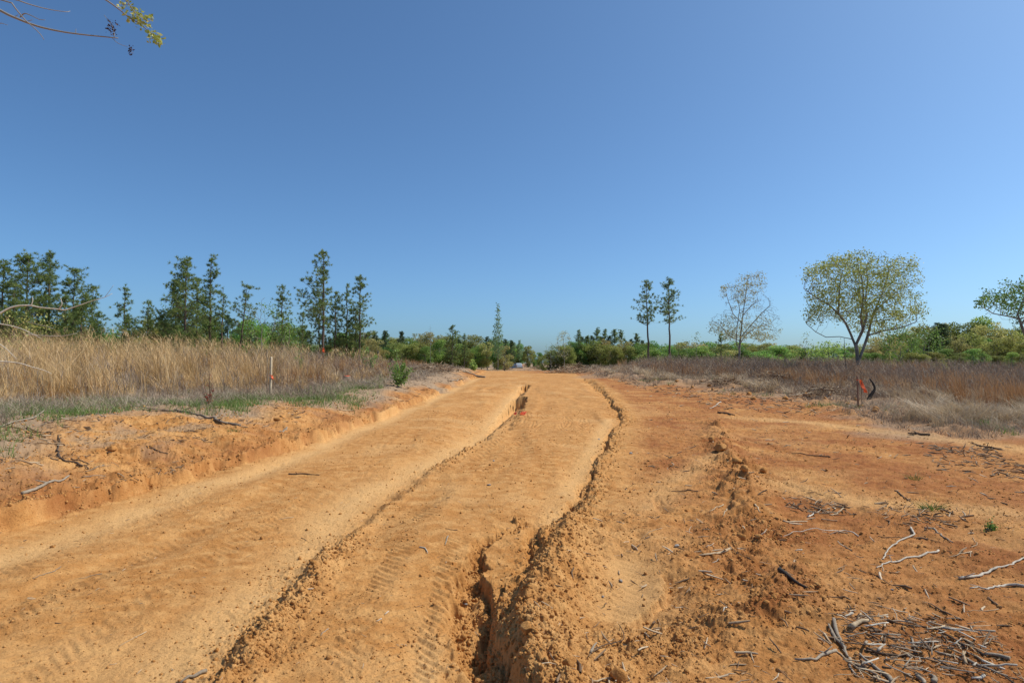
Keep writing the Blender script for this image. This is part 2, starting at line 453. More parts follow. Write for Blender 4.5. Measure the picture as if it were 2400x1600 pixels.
M['stickbrown'] = tint_mat('brown_bark_wood', [(0.096, 0.06, 0.036), (0.192, 0.128, 0.08)], 0, .9, 0, 60)
M['sticktan'] = tint_mat('split_wood', [(0.425, 0.297, 0.17), (0.595, 0.459, 0.289)], 0, .8, 0, 60)
M['stake'] = tint_mat('sawn_stake_wood', [(0.561, 0.442, 0.281), (0.612, 0.51, 0.357)], 0, .7, 0, 40)
M['stakered'] = tint_mat('weathered_stake_wood', [(0.288, 0.16, 0.104), (0.336, 0.208, 0.136)], 0, .8, 0, 40)
M['orange'] = tint_mat('orange_flagging', [(.95, .11, .03), (1.0, .19, .06)], .25, .45)
M['redleaf'] = tint_mat('red_leaves', [(.28, .02, .02), (.42, .07, .03)], .3, .5)
M['pod'] = tint_mat('dark_seed_pods', [(.03, .012, .01), (.08, .03, .02)], 0, .6)
M['stone'] = tint_mat('grey_stone', [(.27, .24, .21), (.46, .42, .37)], 0, .8, 0, 30)
M['blackstone'] = tint_mat('dark_stump', [(.025, .02, .017), (.09, .07, .05)], 0, .9, 0, 30)

# ------------------------------------------------------------------ mesh helpers
def mesh(name, V, Fc, mat, tint=None, smooth=False):
    """V (n,3), Fc a list of (m,k) face index arrays"""
    if not isinstance(Fc, (list, tuple)): Fc = [Fc]
    Fc = [f for f in Fc if len(f)]
    me = bpy.data.meshes.new(name)
    V = np.asarray(V, np.float32)
    me.vertices.add(len(V)); me.vertices.foreach_set('co', V.ravel())
    nl = sum(f.size for f in Fc); nf = sum(len(f) for f in Fc)
    me.loops.add(nl); me.polygons.add(nf)
    me.loops.foreach_set('vertex_index', np.concatenate([np.asarray(f, np.int32).ravel() for f in Fc]))
    tot = np.concatenate([np.full(len(f), f.shape[1], np.int32) for f in Fc])
    me.polygons.foreach_set('loop_start', np.concatenate([[0], np.cumsum(tot)[:-1]]).astype(np.int32))
    if smooth: me.polygons.foreach_set('use_smooth', np.ones(nf, bool))
    me.materials.append(mat)
    if tint is not None:
        a = me.attributes.new('tint', 'FLOAT', 'POINT')
        a.data.foreach_set('value', np.asarray(tint, np.float32))
    me.update(calc_edges=True)
    return me

def link(name, me, parent=None, loc=None):
    o = bpy.data.objects.new(name, me)
    scene.collection.objects.link(o)
    if parent is not None: o.parent = parent
    if loc is not None: o.location = loc
    return o

def tag(o, label=None, cat=None, group=None, kind=None):
    if label: o['label'] = label
    if cat: o['category'] = cat
    if group: o['group'] = group
    if kind: o['kind'] = kind
    return o

def empty(name, loc, label, cat, group=None):
    o = link(name, None, None, loc)
    o.empty_display_size = .2
    return tag(o, label, cat, group)

class Geo:
    """collects arrays of vertices, faces and tints for one mesh"""
    def __init__(self): self.V = []; self.F = {}; self.T = []; self.n = 0
    def add(self, V, Fs, tint):
        V = np.asarray(V, float).reshape(-1, 3)
        if not isinstance(Fs, (list, tuple)): Fs = [Fs]
        for f in Fs:
            if len(f): self.F.setdefault(f.shape[1], []).append(np.asarray(f) + self.n)
        self.V.append(V); self.n += len(V)
        self.T.append(np.broadcast_to(np.asarray(tint, float), (len(V),)))
    def build(self, name, mat, parent=None, smooth=False, origin=None):
        V = np.concatenate(self.V)
        if origin is not None: V = V - np.asarray(origin)
        me = mesh(name, V, [np.concatenate(f) for f in self.F.values()], mat, np.concatenate(self.T), smooth)
        return link(name, me, parent, origin if parent is None else None)

def unit(v): return v / (np.linalg.norm(v, axis=-1, keepdims=True) + 1e-9)
def rand_unit(n):
    v = rng.normal(size=(n, 3)); return unit(v)

def prisms(g, A, B, ra, rb, sides=4, tint=.5):
    A, B = np.atleast_2d(A), np.atleast_2d(B); n = len(A)
    if n == 0: return
    ra, rb = np.broadcast_to(ra, (n,)), np.broadcast_to(rb, (n,))
    d = unit(B - A)
    ref = np.where(np.abs(d[:, 2:3]) > .9, np.array([[1., 0, 0]]), np.array([[0., 0, 1.]]))
    u = unit(np.cross(d, ref)); w = np.cross(d, u)
    an = np.arange(sides) * 2 * np.pi / sides
    ring = u[:, None] * np.cos(an)[None, :, None] + w[:, None] * np.sin(an)[None, :, None]
    V = np.concatenate([A[:, None] + ring * ra[:, None, None], B[:, None] + ring * rb[:, None, None]], 1)
    i = np.arange(sides); k = (i + 1) % sides
    f = np.stack([i, k, k + sides, i + sides], 1)
    Fq = (f[None] + (np.arange(n) * 2 * sides)[:, None, None]).reshape(-1, 4)
    t = np.broadcast_to(np.asarray(tint, float), (n,))
    g.add(V.reshape(-1, 3), Fq, np.repeat(t, 2 * sides))

def tube(g, P, r, sides=7, tint=.5, cap=True, squash=1.0):
    P = np.asarray(P, float); n = len(P); r = np.broadcast_to(r, (n,))
    T = unit(np.gradient(P, axis=0))
    u = np.cross(T[0], [0, 0, 1.]);
    if np.linalg.norm(u) < .1: u = np.cross(T[0], [1., 0, 0])
    u /= np.linalg.norm(u); rings = []
    an = np.arange(sides) * 2 * np.pi / sides
    for i in range(n):
        u = u - T[i] * (u @ T[i]); u /= np.linalg.norm(u) + 1e-9
        w = np.cross(T[i], u)
        rings.append(P[i] + (np.outer(np.cos(an), u) + np.outer(np.sin(an), w) * squash) * r[i])
    V = np.concatenate(rings)
    f = []
    i = np.arange(sides); k = (i + 1) % sides
    for a in range(n - 1): f.append(np.stack([a * sides + i, a * sides + k, (a + 1) * sides + k, (a + 1) * sides + i], 1))
    Fs = [np.concatenate(f)]
    tt = np.full(len(V), 0.) + tint
    if cap:
        V = np.concatenate([V, P[:1], P[-1:]]); c0, c1 = len(V) - 2, len(V) - 1
        Fs.append(np.concatenate([np.stack([k, i, np.full(sides, c0)], 1), np.stack([(n - 1) * sides + i, (n - 1) * sides + k, np.full(sides, c1)], 1)]))
        tt = np.append(tt, [tint, tint])
    g.add(V, Fs, tt)

def blades(g, P, h, w, lean, tint, seg=3, az=None):
    """curved strips: P roots, h heights, w widths, lean (n,2) horizontal reach of the tip"""
    n = len(P)
    h = np.broadcast_to(h, (n,)); w = np.broadcast_to(w, (n,))
    az = rng.uniform(0, np.pi, n) if az is None else az
    side = np.stack([np.cos(az), np.sin(az), np.zeros(n)], 1)
    rows = []
    for i in range(seg + 1):
        t = i / seg
        c = P + np.concatenate([lean * (t ** 1.8), (h * (t - .12 * t * t))[:, None]], 1)
        ww = (w * (1 - .8 * t) * .5)[:, None]
        rows += [c - side * ww, c + side * ww]
    V = np.stack(rows, 1)
    f = np.array([[2 * i, 2 * i + 1, 2 * i + 3, 2 * i + 2] for i in range(seg)])
    Fq = (f[None] + (np.arange(n) * 2 * (seg + 1))[:, None, None]).reshape(-1, 4)
    g.add(V.reshape(-1, 3), Fq, np.repeat(np.broadcast_to(tint, (n,)), 2 * (seg + 1)))

def leaves(g, C, size, tint, flat=.0):
    """one small folded leaf (two triangles) at each point"""
    n = len(C)
    a = rand_unit(n); 
    if flat: a[:, 2] *= 1 - flat; a = unit(a)
    b = unit(np.cross(a, rand_unit(n)))
    s = np.broadcast_to(size, (n,))[:, None] * rng.uniform(.6, 1.3, (n, 1))
    V = np.stack([C - a * s * .5, C + b * s * .32, C + a * s * .5, C - b * s * .32], 1)
    g.add(V.reshape(-1, 3), np.arange(n * 4).reshape(-1, 4), np.repeat(np.broadcast_to(tint, (n,)), 4))

# ------------------------------------------------------------------ the ground, one sheet to the horizon
def ring_distances():
    d, out = 2.6, []
    while d < 60:
        out.append(d); d += min(.0058 * d, .00062 * d * d + .0002)
    while d < 420: out.append(d); d *= 1.018
    while d < 3500: out.append(d); d *= 1.15
    near = list(np.linspace(.25, 2.6, 70)[:-1])
    return np.array(near + out)
RD = ring_distances()
RA = np.radians(np.concatenate([np.linspace(-180, -52, 50)[:-1], np.linspace(-52, -43, 60)[:-1], np.linspace(-43, 43, 1480), np.linspace(43, 52, 60)[1:], np.linspace(52, 180, 50)[1:]]))
GX = np.outer(RD, np.sin(RA)); GY = np.outer(RD, np.cos(RA))
_gx, _gy = GX.ravel(), GY.ravel()
GZ = H(_gx, _gy).reshape(GX.shape)

def Hs(x, y):
    """height of the built ground, read from its own sheet"""
    x = np.asarray(x, float); y = np.asarray(y, float)
    r = np.interp(np.hypot(x, y), RD, np.arange(len(RD)))
    c = np.interp(np.arctan2(x, y), RA, np.arange(len(RA)))
    r0 = np.minimum(r.astype(int), len(RD) - 2); c0 = np.minimum(c.astype(int), len(RA) - 2)
    fr, fc = r - r0, c - c0
    return (GZ[r0, c0] * (1 - fr) * (1 - fc) + GZ[r0 + 1, c0] * fr * (1 - fc) + GZ[r0, c0 + 1] * (1 - fr) * fc + GZ[r0 + 1, c0 + 1] * fr * fc)

def G(px, py, up=0):
    p = hit(px, py, Hs); p[2] += up; return p
def GD(px, py, up=0): return G(px * K, py * K, up)

def line_at(pts, pre=(), post=()):
    """like Line but laid on the finished relief"""
    P = list(pre) + [tuple(hit(a, b, Hs)[:2]) for a, b in pts] + list(post)
    return Line([], pre=P)

lveg = line_at(D((0, 1040), (60, 1000), (150, 962), (260, 950), (380, 940), (480, 962), (560, 950), (640, 925), (720, 935), (820, 940), (860, 905), (930, 900), (1000, 880), (1050, 866)), pre=[(-6.6, -6), (-6.4, 4)], post=[(-4.2, 62), (-4.6, 100)])

def zone_masks(x, y):
    right, tread = zones(x, y)
    nz = fbm(x, y, 1.2, 4, 71); n2 = fbm(x, y, .5, 3, 72)
    sand = np.zeros_like(x); red = np.zeros_like(x); dry = np.zeros_like(x)
    def band(ln, wd, k, r=4):
        s, a = ln.near(x, y, r)
        return k * np.exp(-((s + .25 * wd * nz) / wd) ** 2) * sst(-.9, .1, nz + .45)
    for ln, wd, k in ((ltrack, .30, 1.0), (sandb, .30, 1.0), (sandc, .20, .9), (hollow, .26, .8), (fan, .28, .6), (rwash, .45, .8), (rwash2, .40, .7), (slump, .35, .8)):
        sand = np.maximum(sand, band(ln, wd, k))
    r, a = rut.near(x, y, 3); sand = np.maximum(sand, .85 * np.exp(-((r + .28 + .1 * nz) / .22) ** 2))
    q, a = gul.near(x, y, 3); sand = np.maximum(sand, .95 * np.exp(-((q + .30 + .06 * nz) / .12) ** 2) * (1 - sst(.3, .5, a)))
    sand = np.maximum(sand, .5 * sst(.15, .9, fbm(x, y, .9, 4, 73)) * (1 - .5 * right))
    red = np.maximum(red, right * (.75 + .5 * nz) * sst(0, 2.5, x - .25))
    for ln, wd, k in ((redb, .6, 1.0), (redc, .14, 1.0)): red = np.maximum(red, band(ln, wd, k))
    s, _ = toe.near(x, y, 60); s = -s
    bk = (np.abs(s) < 900)
    red = np.maximum(red, bk * sst(-.03, .06, s) * (1 - sst(.4, 2.4, s)) * (.5 + .4 * nz))
    v, _ = lveg.near(x, y, 60); v = -v
    dry = np.maximum(dry, (np.abs(v) < 900) * sst(-.9, .25, v + .55 * n2))
    dry = np.maximum(dry, bk * sst(.3, 1.5, s) * sst(.15, .7, nz) * .6)
    w, _ = rveg.near(x, y, 60); w = -w
    dry = np.maximum(dry, (np.abs(w) < 900) * sst(-1.6, .5, w + .9 * n2) * (.75 + .25 * nz))
    far = np.hypot(x, y) > 59
    offroad = far & ((x < -4) | (x > 6))
    dry = np.where(offroad, 1, dry)
    dry = np.where((x < -11), 1, dry)
    dry = np.where(y < -2, .5, dry)
    return np.clip(sand, 0, 1), np.clip(red, 0, 1), np.clip(dry, 0, 1), right

def make_ground():
    nr, nc = GX.shape
    V = np.stack([GX, GY, GZ], -1).reshape(-1, 3)
    i = np.arange(nr - 1)[:, None] * nc; j = np.arange(nc - 1)[None, :]
    q = np.stack([i + j, i + nc + j, i + nc + j + 1, i + j + 1], -1).reshape(-1, 4)
    c = len(V)
    V = np.concatenate([V, [[0, 0, GZ[0].mean()]]])
    k = np.arange(nc - 1)
    tri = np.stack([k, k + 1, np.full(nc - 1, c)], 1)
    me = mesh('ground', V, [q, tri[:, ::-1]], M['soil'], None, True)
    s, r, d, _ = zone_masks(_gx, _gy)
    col = np.zeros((len(V), 4), np.float32); col[:-1, 0] = s; col[:-1, 1] = r; col[:-1, 2] = d; col[:, 3] = 1
    a = me.attributes.new('zone', 'FLOAT_COLOR', 'POINT'); a.data.foreach_set('color', col.ravel())
    o = link('ground', me); tag(o, 'eroded orange red clay road and cleared ground', None, None, 'structure')
make_ground()

# ------------------------------------------------------------------ trees
def world_of(px, d): return (px - 1200.0) / F * d
def tree_height(px, ytop, d):
    x = world_of(px, d); zg = float(Hs(x, d))
    top = EYE + raydir(px, ytop)[2] * d
    return x, zg, top - zg

def needle_tufts(g, C, axis, n=17, ln=.27, w=.040):
    m = len(C)
    if m == 0: return
    dirs = unit(axis[:, None, :] * .75 + rng.normal(size=(m, n, 3)) * .62)
    L = ln * rng.uniform(.7, 1.15, (m, n, 1))
    side = unit(np.cross(dirs, rng.normal(size=(m, n, 3)))) * w * .5
    c = C[:, None, :]
    V = np.stack([c - side + dirs * .02, c + side + dirs * .02, c + dirs * L], 2).reshape(-1, 3)
    t = np.repeat(rng.uniform(0, 1, m) * .7, n * 3) + rng.uniform(0, .3, m * n).repeat(3)
    g.add(V, np.arange(m * n * 3).reshape(-1, 3), t)

def pine(px, ytop, d, wpx, cb, dens=1.0, lean=0.0, asym=0.0, round_=0.0, label='', group=None, dead=0.0, bend=0.0, name='pine_tree'):
    """px, ytop: where its top stands; d metres away; wpx crown width; cb: share of height without crown"""
    x, zg, h = tree_height(px, ytop, d)
    x -= lean * h
    x = x + 0
    zg = float(Hs(x, d))
    Rr = wpx / F * d * .68
    e = empty(name, (x, d, zg), label, 'pine', group)
    gt, gn = Geo(), Geo()
    nz = 14
    tz = np.linspace(-.02, 1, nz) * h
    tp = np.stack([lean * tz + bend * np.sin(tz / h * 3) * .3 + .03 * rng.normal(size=nz), .03 * rng.normal(size=nz), tz], 1)
    r0 = .011 * h + .035
    tr = r0 * (1 - .86 * np.linspace(0, 1, nz))
    tube(gt, tp, tr, 7, .5)
    def tpos(z): return np.array([np.interp(z, tz, tp[:, i]) for i in range(3)])
    C, A = [], []
    z = cb * h
    while z < h * .985:
        t = (z - cb * h) / (h - cb * h)
        prof = (1 - t) ** (.62 - .25 * round_) * (.62 + .38 * min(1, t * 3.5 + .25)) + .10
        for k in range(rng.integers(3, 6)):
            az = rng.uniform(0, 2 * np.pi)
            L = Rr * prof * rng.uniform(.35, 1.15) * (1 + asym * math.cos(az - math.pi))
            if L < .15: continue
            up = R(rng.uniform(5, 30) + 35 * t * t)
            p0 = tpos(z + rng.uniform(-.12, .12))
            dr = np.array([math.cos(az) * math.cos(up), math.sin(az) * math.cos(up), math.sin(up)])
            p1 = p0 + dr * L * .5 - np.array([0, 0, .03 * L])
            p2 = p0 + dr * L + np.array([0, 0, .12 * L])
            rb = .010 + .010 * L
            prisms(gt, np.array([p0, p1]), np.array([p1, p2]), np.array([rb, rb * .65]), np.array([rb * .65, rb * .25]), 4, .35)
            nt = max(2, int((2.0 + L * 4.2) * dens * rng.uniform(.7, 1.3)))
            u = 1 - rng.uniform(0, 1, nt) ** 1.7 * .62
            u[0] = 1.0
            base_ = np.where((u < .5)[:, None], p0 + (p1 - p0) * (u * 2)[:, None], p1 + (p2 - p1) * (u * 2 - 1)[:, None])
            off = rng.normal(size=(nt, 3)) * (.12 + .17 * L) * np.array([1, 1, .6]); off[0] = 0
            off[:, 2] = np.abs(off[:, 2]) * .8
            c = base_ + off
            prisms(gt, base_[1:], c[1:], .006, .004, 3, .3)
            C.append(c); A.append(unit(off * .8 + dr * .5 + np.array([0, 0, .45])))
        z += rng.uniform(.24, .46) * (1 + .02 * h)
    C.append(tpos(h)[None]); A.append(np.array([[0, 0, 1.]]))
    # dead stubs under the crown
    ns = int(14 * (cb * h) / 6)
    for _ in range(ns):
        zz = rng.uniform(.25, 1) * cb * h; az = rng.uniform(0, 6.28); L = rng.uniform(.2, 1.1) * (1 + dead)
        p0 = tpos(zz); p1 = p0 + np.array([math.cos(az) * L, math.sin(az) * L, L * rng.uniform(-.1, .4)])
        prisms(gt, p0, p1, .010, .004, 3, .6)
    needle_tufts(gn, np.concatenate(C), np.concatenate(A))
    gt.build('trunk', M['bark'], e, True)
    gn.build('crown', M['needle'], e)
    return e

def colonize(att, start, step=.28, kill=.45, infl=2.2, iters=120, trunk=None, updraft=.15):
    """space colonisation: returns nodes, parents"""
    nodes = [np.array(p, float) for p in start[0]]; par = list(start[1])
    att = att.copy()
    for it in range(iters):
        if len(att) < 4: break
        Nn = np.array(nodes)
        d = np.linalg.norm(att[:, None] - Nn[None], axis=2) if len(att) * len(Nn) < 6e6 else None
        if d is None:
            ni = np.empty(len(att), int); nd = np.empty(len(att))
            for k in range(0, len(att), 200):
                dd = np.linalg.norm(att[k:k + 200, None] - Nn[None], axis=2); ni[k:k + 200] = dd.argmin(1); nd[k:k + 200] = dd.min(1)
        else: ni = d.argmin(1); nd = d.min(1)
        m = nd < (infl if it > 6 else infl * 3)
        if not m.any(): break
        acc = np.zeros((len(Nn), 3)); dv = unit(att[m] - Nn[ni[m]])
        np.add.at(acc, ni[m], dv)
        idx = np.nonzero(np.abs(acc).sum(1) > 0)[0]
        new = Nn[idx] + unit(unit(acc[idx]) + np.array([0, 0, updraft]) + rng.normal(size=(len(idx), 3)) * .22) * step
        # skip duplicates
        base_n = len(nodes)
        for i, p in zip(idx, new): nodes.append(p); par.append(int(i))
        dk = np.min([np.linalg.norm(att - p, axis=1) for p in new], axis=0)
        att = att[dk > kill]
        if len(nodes) > 9000: break
    return np.array(nodes), np.array(par)

def grow_tree(name, root, att, start, label, cat, leafmat, barkmat, step, kill, infl, leaf, leafn, spread, tipr=.006, expo=2.3, group=None, updraft=.15, maxr=None, leafdepth=5, gap=-.35):
    e = empty(name, root, label, cat, group)
    nodes, par = colonize(att, start, step, kill, infl, 140, updraft=updraft)
    n = len(nodes)
    a = np.zeros(n); kids = np.zeros(n, int); depth = np.zeros(n)
    for i in range(n - 1, 0, -1):
        if kids[i] == 0: a[i] = tipr ** expo
        a[par[i]] += a[i]; kids[par[i]] += 1
        depth[par[i]] = max(depth[par[i]], depth[i] + 1)
    r = a ** (1 / expo)
    if maxr: r = np.minimum(r, maxr * (0.35 + .65 * np.clip(r / r.max(), 0, 1)))
    g = Geo()
    i = np.arange(1, n)
    big = r[i] > .03
    for sel, sides in ((big, 7), (~big, 4)):
        k = i[sel]
        prisms(g, nodes[par[k]], nodes[k], np.minimum(r[par[k]], r[k] * 1.35), r[k], sides, rng.uniform(.2, .8, len(k)))
    g.build('trunk', barkmat, e)
    L = np.nonzero(depth <= leafdepth)[0]
    L = L[L > 0]
    q = nodes[L]; s0 = rng.uniform(0, 50)
    LL = L[vnoise(q[:, 0] * .85 + s0, q[:, 2] * .85 + q[:, 1] * .4) + .5 * vnoise(q[:, 0] * 2.1, q[:, 2] * 2.1 + s0) > gap]
    L = LL if len(LL) > 12 else L
    c = nodes[L].repeat(leafn, 0); c = c + rng.normal(size=c.shape) * spread
    gl = Geo(); t = rng.uniform(0, 1, len(L)).repeat(leafn) * .6 + rng.uniform(0, .4, len(c))
    leaves(gl, c, leaf, t)
    gl.build('crown', leafmat, e)
    return e

def chain(pts, n0):
    """start nodes for colonize from hand-drawn limbs: list of (parent index or None, [points])"""
    P, par = [], []
    for pi, pl in pts:
        pl = [np.array(p, float) for p in pl]
        prev = pi
        seq = []
        for a, b in zip(pl[:-1], pl[1:]):
            k = max(1, int(np.linalg.norm(b - a) / n0))
            seq += [a + (b - a) * t for t in np.linspace(0, 1, k + 1)[:-1]]
        seq.append(pl[-1])
        if prev is not None: seq = seq[1:]
        for q in seq:
            P.append(q); par.append(-1 if prev is None else prev); prev = len(P) - 1
    return P, par
def nearest(P, q): return int(np.argmin([np.linalg.norm(np.array(p) - q) for p in P]))

def crown_points(n, poly, dy, d, root, yfill=1.0, shell=.35):
    """random points inside a crown whose front outline is poly (photo pixels) at distance d, dy deep"""
    poly = np.array(poly, float); lo, hi = poly.min(0), poly.max(0); out = []
    cx = (lo[0] + hi[0]) / 2; hw = (hi[0] - lo[0]) / 2; cy = (lo[1] + hi[1]) / 2; hh = (hi[1] - lo[1]) / 2
    while len(out) < n:
        p = rng.uniform(lo, hi)
        x, y = p; ins = False; j = len(poly) - 1
        for i in range(len(poly)):
            if (poly[i][1] > y) != (poly[j][1] > y) and x < (poly[j][0] - poly[i][0]) * (y - poly[i][1]) / (poly[j][1] - poly[i][1]) + poly[i][0]: ins = not ins
            j = i
        if not ins: continue
        e = math.sqrt(max(.05, 1 - min(1, ((x - cx) / hw) ** 2)))
        yy = rng.uniform(-1, 1)
        rad = math.hypot((x - cx) / hw, (y - cy) / hh) / 1.2
        if max(rad, abs(yy)) < rng.uniform(0, 1) * shell * 2: continue
        D_ = d
        r_ = raydir(x, y)
        out.append((r_[0] * D_ - root[0], yy * e * dy, EYE + r_[2] * D_ - root[2]))
    return np.array(out)

def px3(px, py, d, root, dy=0):
    r_ = raydir(px, py); return (r_[0] * d - root[0], dy, EYE + r_[2] * d - root[2])

# --- the big oak on the right
def big_oak():
    d = 42.0; bx = world_of(2013, d); root = (bx, d, float(Hs(bx, d)))
    q = lambda a, b, dy=0: px3(a, b, d, root, dy)
    P, par = [], []
    limbs = [(None, [(0, 0, -.2), q(2012, 860), q(2009, 830), q(2007, 806)])]
    P, par = chain(limbs, .28)
    def add(a, pts):
        nonlocal P, par
        s = nearest(P, np.array(a))
        P2, par2 = chain([(None, [P[s]] + pts)], .28)
        off = len(P)
        for k, (p, pp) in enumerate(zip(P2[1:], par2[1:])):
            P.append(p); par.append(s if k == 0 else off + k - 1)
    add(q(2009, 820), [q(1998, 783, .2), q(1988, 757, .3), q(1974, 733, .5), q(1955, 712, .7), q(1925, 692, .9), q(1900, 672, 1)])
    add(q(1974, 733, .5), [q(1970, 705, .2), q(1968, 670, 0), q(1972, 635, -.1)])
    add(q(2007, 806), [q(2016, 775, -.3), q(2022, 740, -.5), q(2016, 705, -.6), q(2020, 660, -.7), q(2014, 625, -.8)])
    add(q(2016, 775, -.3), [q(2000, 745, -.9), q(1996, 700, -1.4), q(1985, 660, -1.8)])
    add(q(2012, 850), [q(2028, 815, .2), q(2040, 785, .3), q(2049, 755, .4), q(2060, 728, .5), q(2085, 710, .8), q(2110, 692, 1.0), q(2132, 672, 1.2)])
    add(q(2060, 728, .5), [q(2068, 695, .2), q(2078, 655, 0), q(2082, 625, -.1)])
    add(q(2040, 785, .3), [q(2065, 775, -.5), q(2095, 769, -.9), q(2120, 757, -1.2)])
    add(q(1998, 790, .2), [q(1975, 788, .4), q(1946, 789, .6), q(1925, 776, .8), q(1906, 756, 1.0)])
    add(q(2022, 740, -.5), [q(2035, 705, .9), q(2040, 660, 1.4)])
    poly = [(2008 + (a - 2008) * .90, 700 + (b - 700) * .94) for a, b in [(1872, 640), (1890, 632), (1905, 612), (1945, 598), (1985, 590), (2015, 592), (2050, 601), (2090, 605), (2115, 618), (2135, 640), (2150, 668), (2142, 690), (2150, 722), (2172, 712), (2160, 735), (2140, 760), (2105, 785), (2060, 790), (2035, 770), (1990, 745), (1950, 745), (1920, 765), (1885, 745), (1895, 715), (1885, 690)]]
    att = crown_points(3200, poly, 2.9, d, root, shell=.30)
    return grow_tree('oak_tree', root, att, (P, par), 'big spreading oak with a rounded yellow-green crown and forked trunk behind the right stake', 'oak', M['oakleaf'], M['greybark'], .20, .27, 1.6, .125, 11, .16, tipr=.0065, expo=2.15, maxr=.17, leafdepth=4, gap=-.34)
big_oak()

def sparse_oak():
    d = 58.0; bx = world_of(1731, d); root = (bx, d, float(Hs(bx, d)))
    q = lambda a, b, dy=0: px3(a, b, d, root, dy)
    P, par = chain([(None, [(0, 0, -.2), q(1733, 815), q(1737, 775), q(1742, 730), q(1748, 690), q(1752, 655)])], .3)
    def add(a, pts):
        s = nearest(P, np.array(a)); P2, _ = chain([(None, [P[s]] + pts)], .3); off = len(P)
        for k, p in enumerate(P2[1:]): P.append(p); par.append(s if k == 0 else off + k - 1)
    add(q(1734, 805), [q(1750, 785, .3), q(1775, 768, .6), q(1805, 760, 1)])
    add(q(1735, 790), [q(1760, 758, -.4), q(1775, 738, -.7), q(1790, 722, -1)])
    add(q(1738, 760), [q(1722, 735, .4), q(1712, 700, .7), q(1708, 680, .8)])
    add(q(1733, 825), [q(1722, 800, -.4), q(1723, 765, -.5), q(1728, 728, -.6), q(1722, 700, -.8)])
    add(q(1741, 740), [q(1765, 715, .4), q(1785, 703, .8)])
    add(q(1735, 800), [q(1712, 785, .5), q(1695, 760, .9), q(1680, 750, 1.2)])
    add(q(1731, 830), [q(1750, 818, .5), q(1770, 806, .8)])
    poly = [(1745, 642), (1765, 642), (1778, 665), (1782, 690), (1803, 695), (1805, 722), (1830, 745), (1825, 770), (1822, 795), (1790, 800), (1765, 790), (1740, 795), (1715, 800), (1695, 785), (1665, 775), (1665, 745), (1690, 730), (1710, 722), (1700, 700), (1693, 670), (1712, 664), (1725, 690), (1735, 668)]
    att = crown_points(2200, poly, 2.3, d, root, shell=.3)
    return grow_tree('oak_tree', root, att, (P, par), 'half-bare pyramid-shaped oak with sparse tan budding leaves beside the two tall pines', 'oak', M['budleaf'], M['greybark'], .22, .28, 1.5, .12, 9, .15, tipr=.0065, maxr=.16, leafdepth=3, gap=-.15)
sparse_oak()

def edge_oak():
    d = 40.0; bx = world_of(2418, d); root = (bx, d, float(Hs(bx, d)))
    q = lambda a, b, dy=0: px3(a, b, d, root, dy)
    P, par = chain([(None, [(0, 0, -.2), q(2414, 830), q(2405, 790), q(2393, 760), q(2385, 735), (q(2400, 700))])], .28)
    def add(a, pts):
        s = nearest(P, np.array(a)); P2, _ = chain([(None, [P[s]] + pts)], .28); off = len(P)
        for k, p in enumerate(P2[1:]): P.append(p); par.append(s if k == 0 else off + k - 1)
    add(q(2390, 750), [q(2370, 740, .3), q(2345, 733, .6), q(2325, 715, .9)])
    add(q(2405, 800), [q(2380, 806, -.3), q(2360, 798, -.5), q(2345, 785, -.8)])
    add(q(2393, 760), [q(2425, 730, .3), q(2450, 700, .5)])
    poly = [(2300, 712), (2318, 695), (2340, 688), (2352, 668), (2380, 656), (2420, 650), (2470, 660), (2510, 700), (2500, 750), (2440, 760), (2400, 755), (2385, 730), (2370, 745), (2345, 725), (2320, 715)]
    att = crown_points(1700, poly, 2.3, d, root, shell=.3)
    return grow_tree('oak_tree', root, att, (P, par), 'bright green spreading tree cut by the right picture edge', 'oak', M['greenleaf'], M['greybark'], .22, .28, 1.6, .15, 10, .14, tipr=.007, maxr=.17, leafdepth=5)
edge_oak()

def slim_tree(px, ytop, d, wpx, label, mat, bark, dens=1.0, cb=.25, cat='tree', leaf=.13, name='slim_tree', group=None, tipr=.007, leafdepth=3, leafn=6):
    x, zg, h = tree_height(px, ytop, d); root = (x, d, zg)
    Rr = wpx / F * d / 2
    n = int(700 * dens); t = rng.uniform(0, 1, n) ** .9
    rr = Rr * (1 - t) ** .7 * (.35 + .65 * np.minimum(1, t * 4 + .2)) * np.sqrt(rng.uniform(.1, 1, n)); az = rng.uniform(0, 6.28, n)
    att = np.stack([rr * np.cos(az), rr * np.sin(az), h * (cb + (1 - cb) * t)], 1)
    P, par = chain([(None, [(0, 0, -.1), (.05, 0, h * .5), (0, 0, h * .97)])], .35)
    return grow_tree(name, root, att, (P, par), label, cat, mat, bark, .32, .42, 1.6, leaf * 1.15, leafn + 3, .15, tipr=tipr, group=group, updraft=.45, maxr=.13, leafdepth=leafdepth, gap=-2)
slim_tree(1167, 712, 95, 38, 'tall slim pale green poplar standing alone above the far wood near the road', M['poplarleaf'], M['greybark'], 1.1, .22, 'poplar', .20, 'poplar_tree', leafn=5)
slim_tree(1217, 797, 165, 16, 'small thin pale poplar above the dip beside the parked car', M['poplarleaf'], M['greybark'], .5, .3, 'poplar', .28, 'poplar_tree')
slim_tree(1008, 762, 110, 34, 'bare spindly dead tree with forked leafless twigs before the far left wood', M['budleaf'], M['greybark'], .22, .55, 'bare tree', .02, 'bare_tree', leafdepth=0, leafn=1)

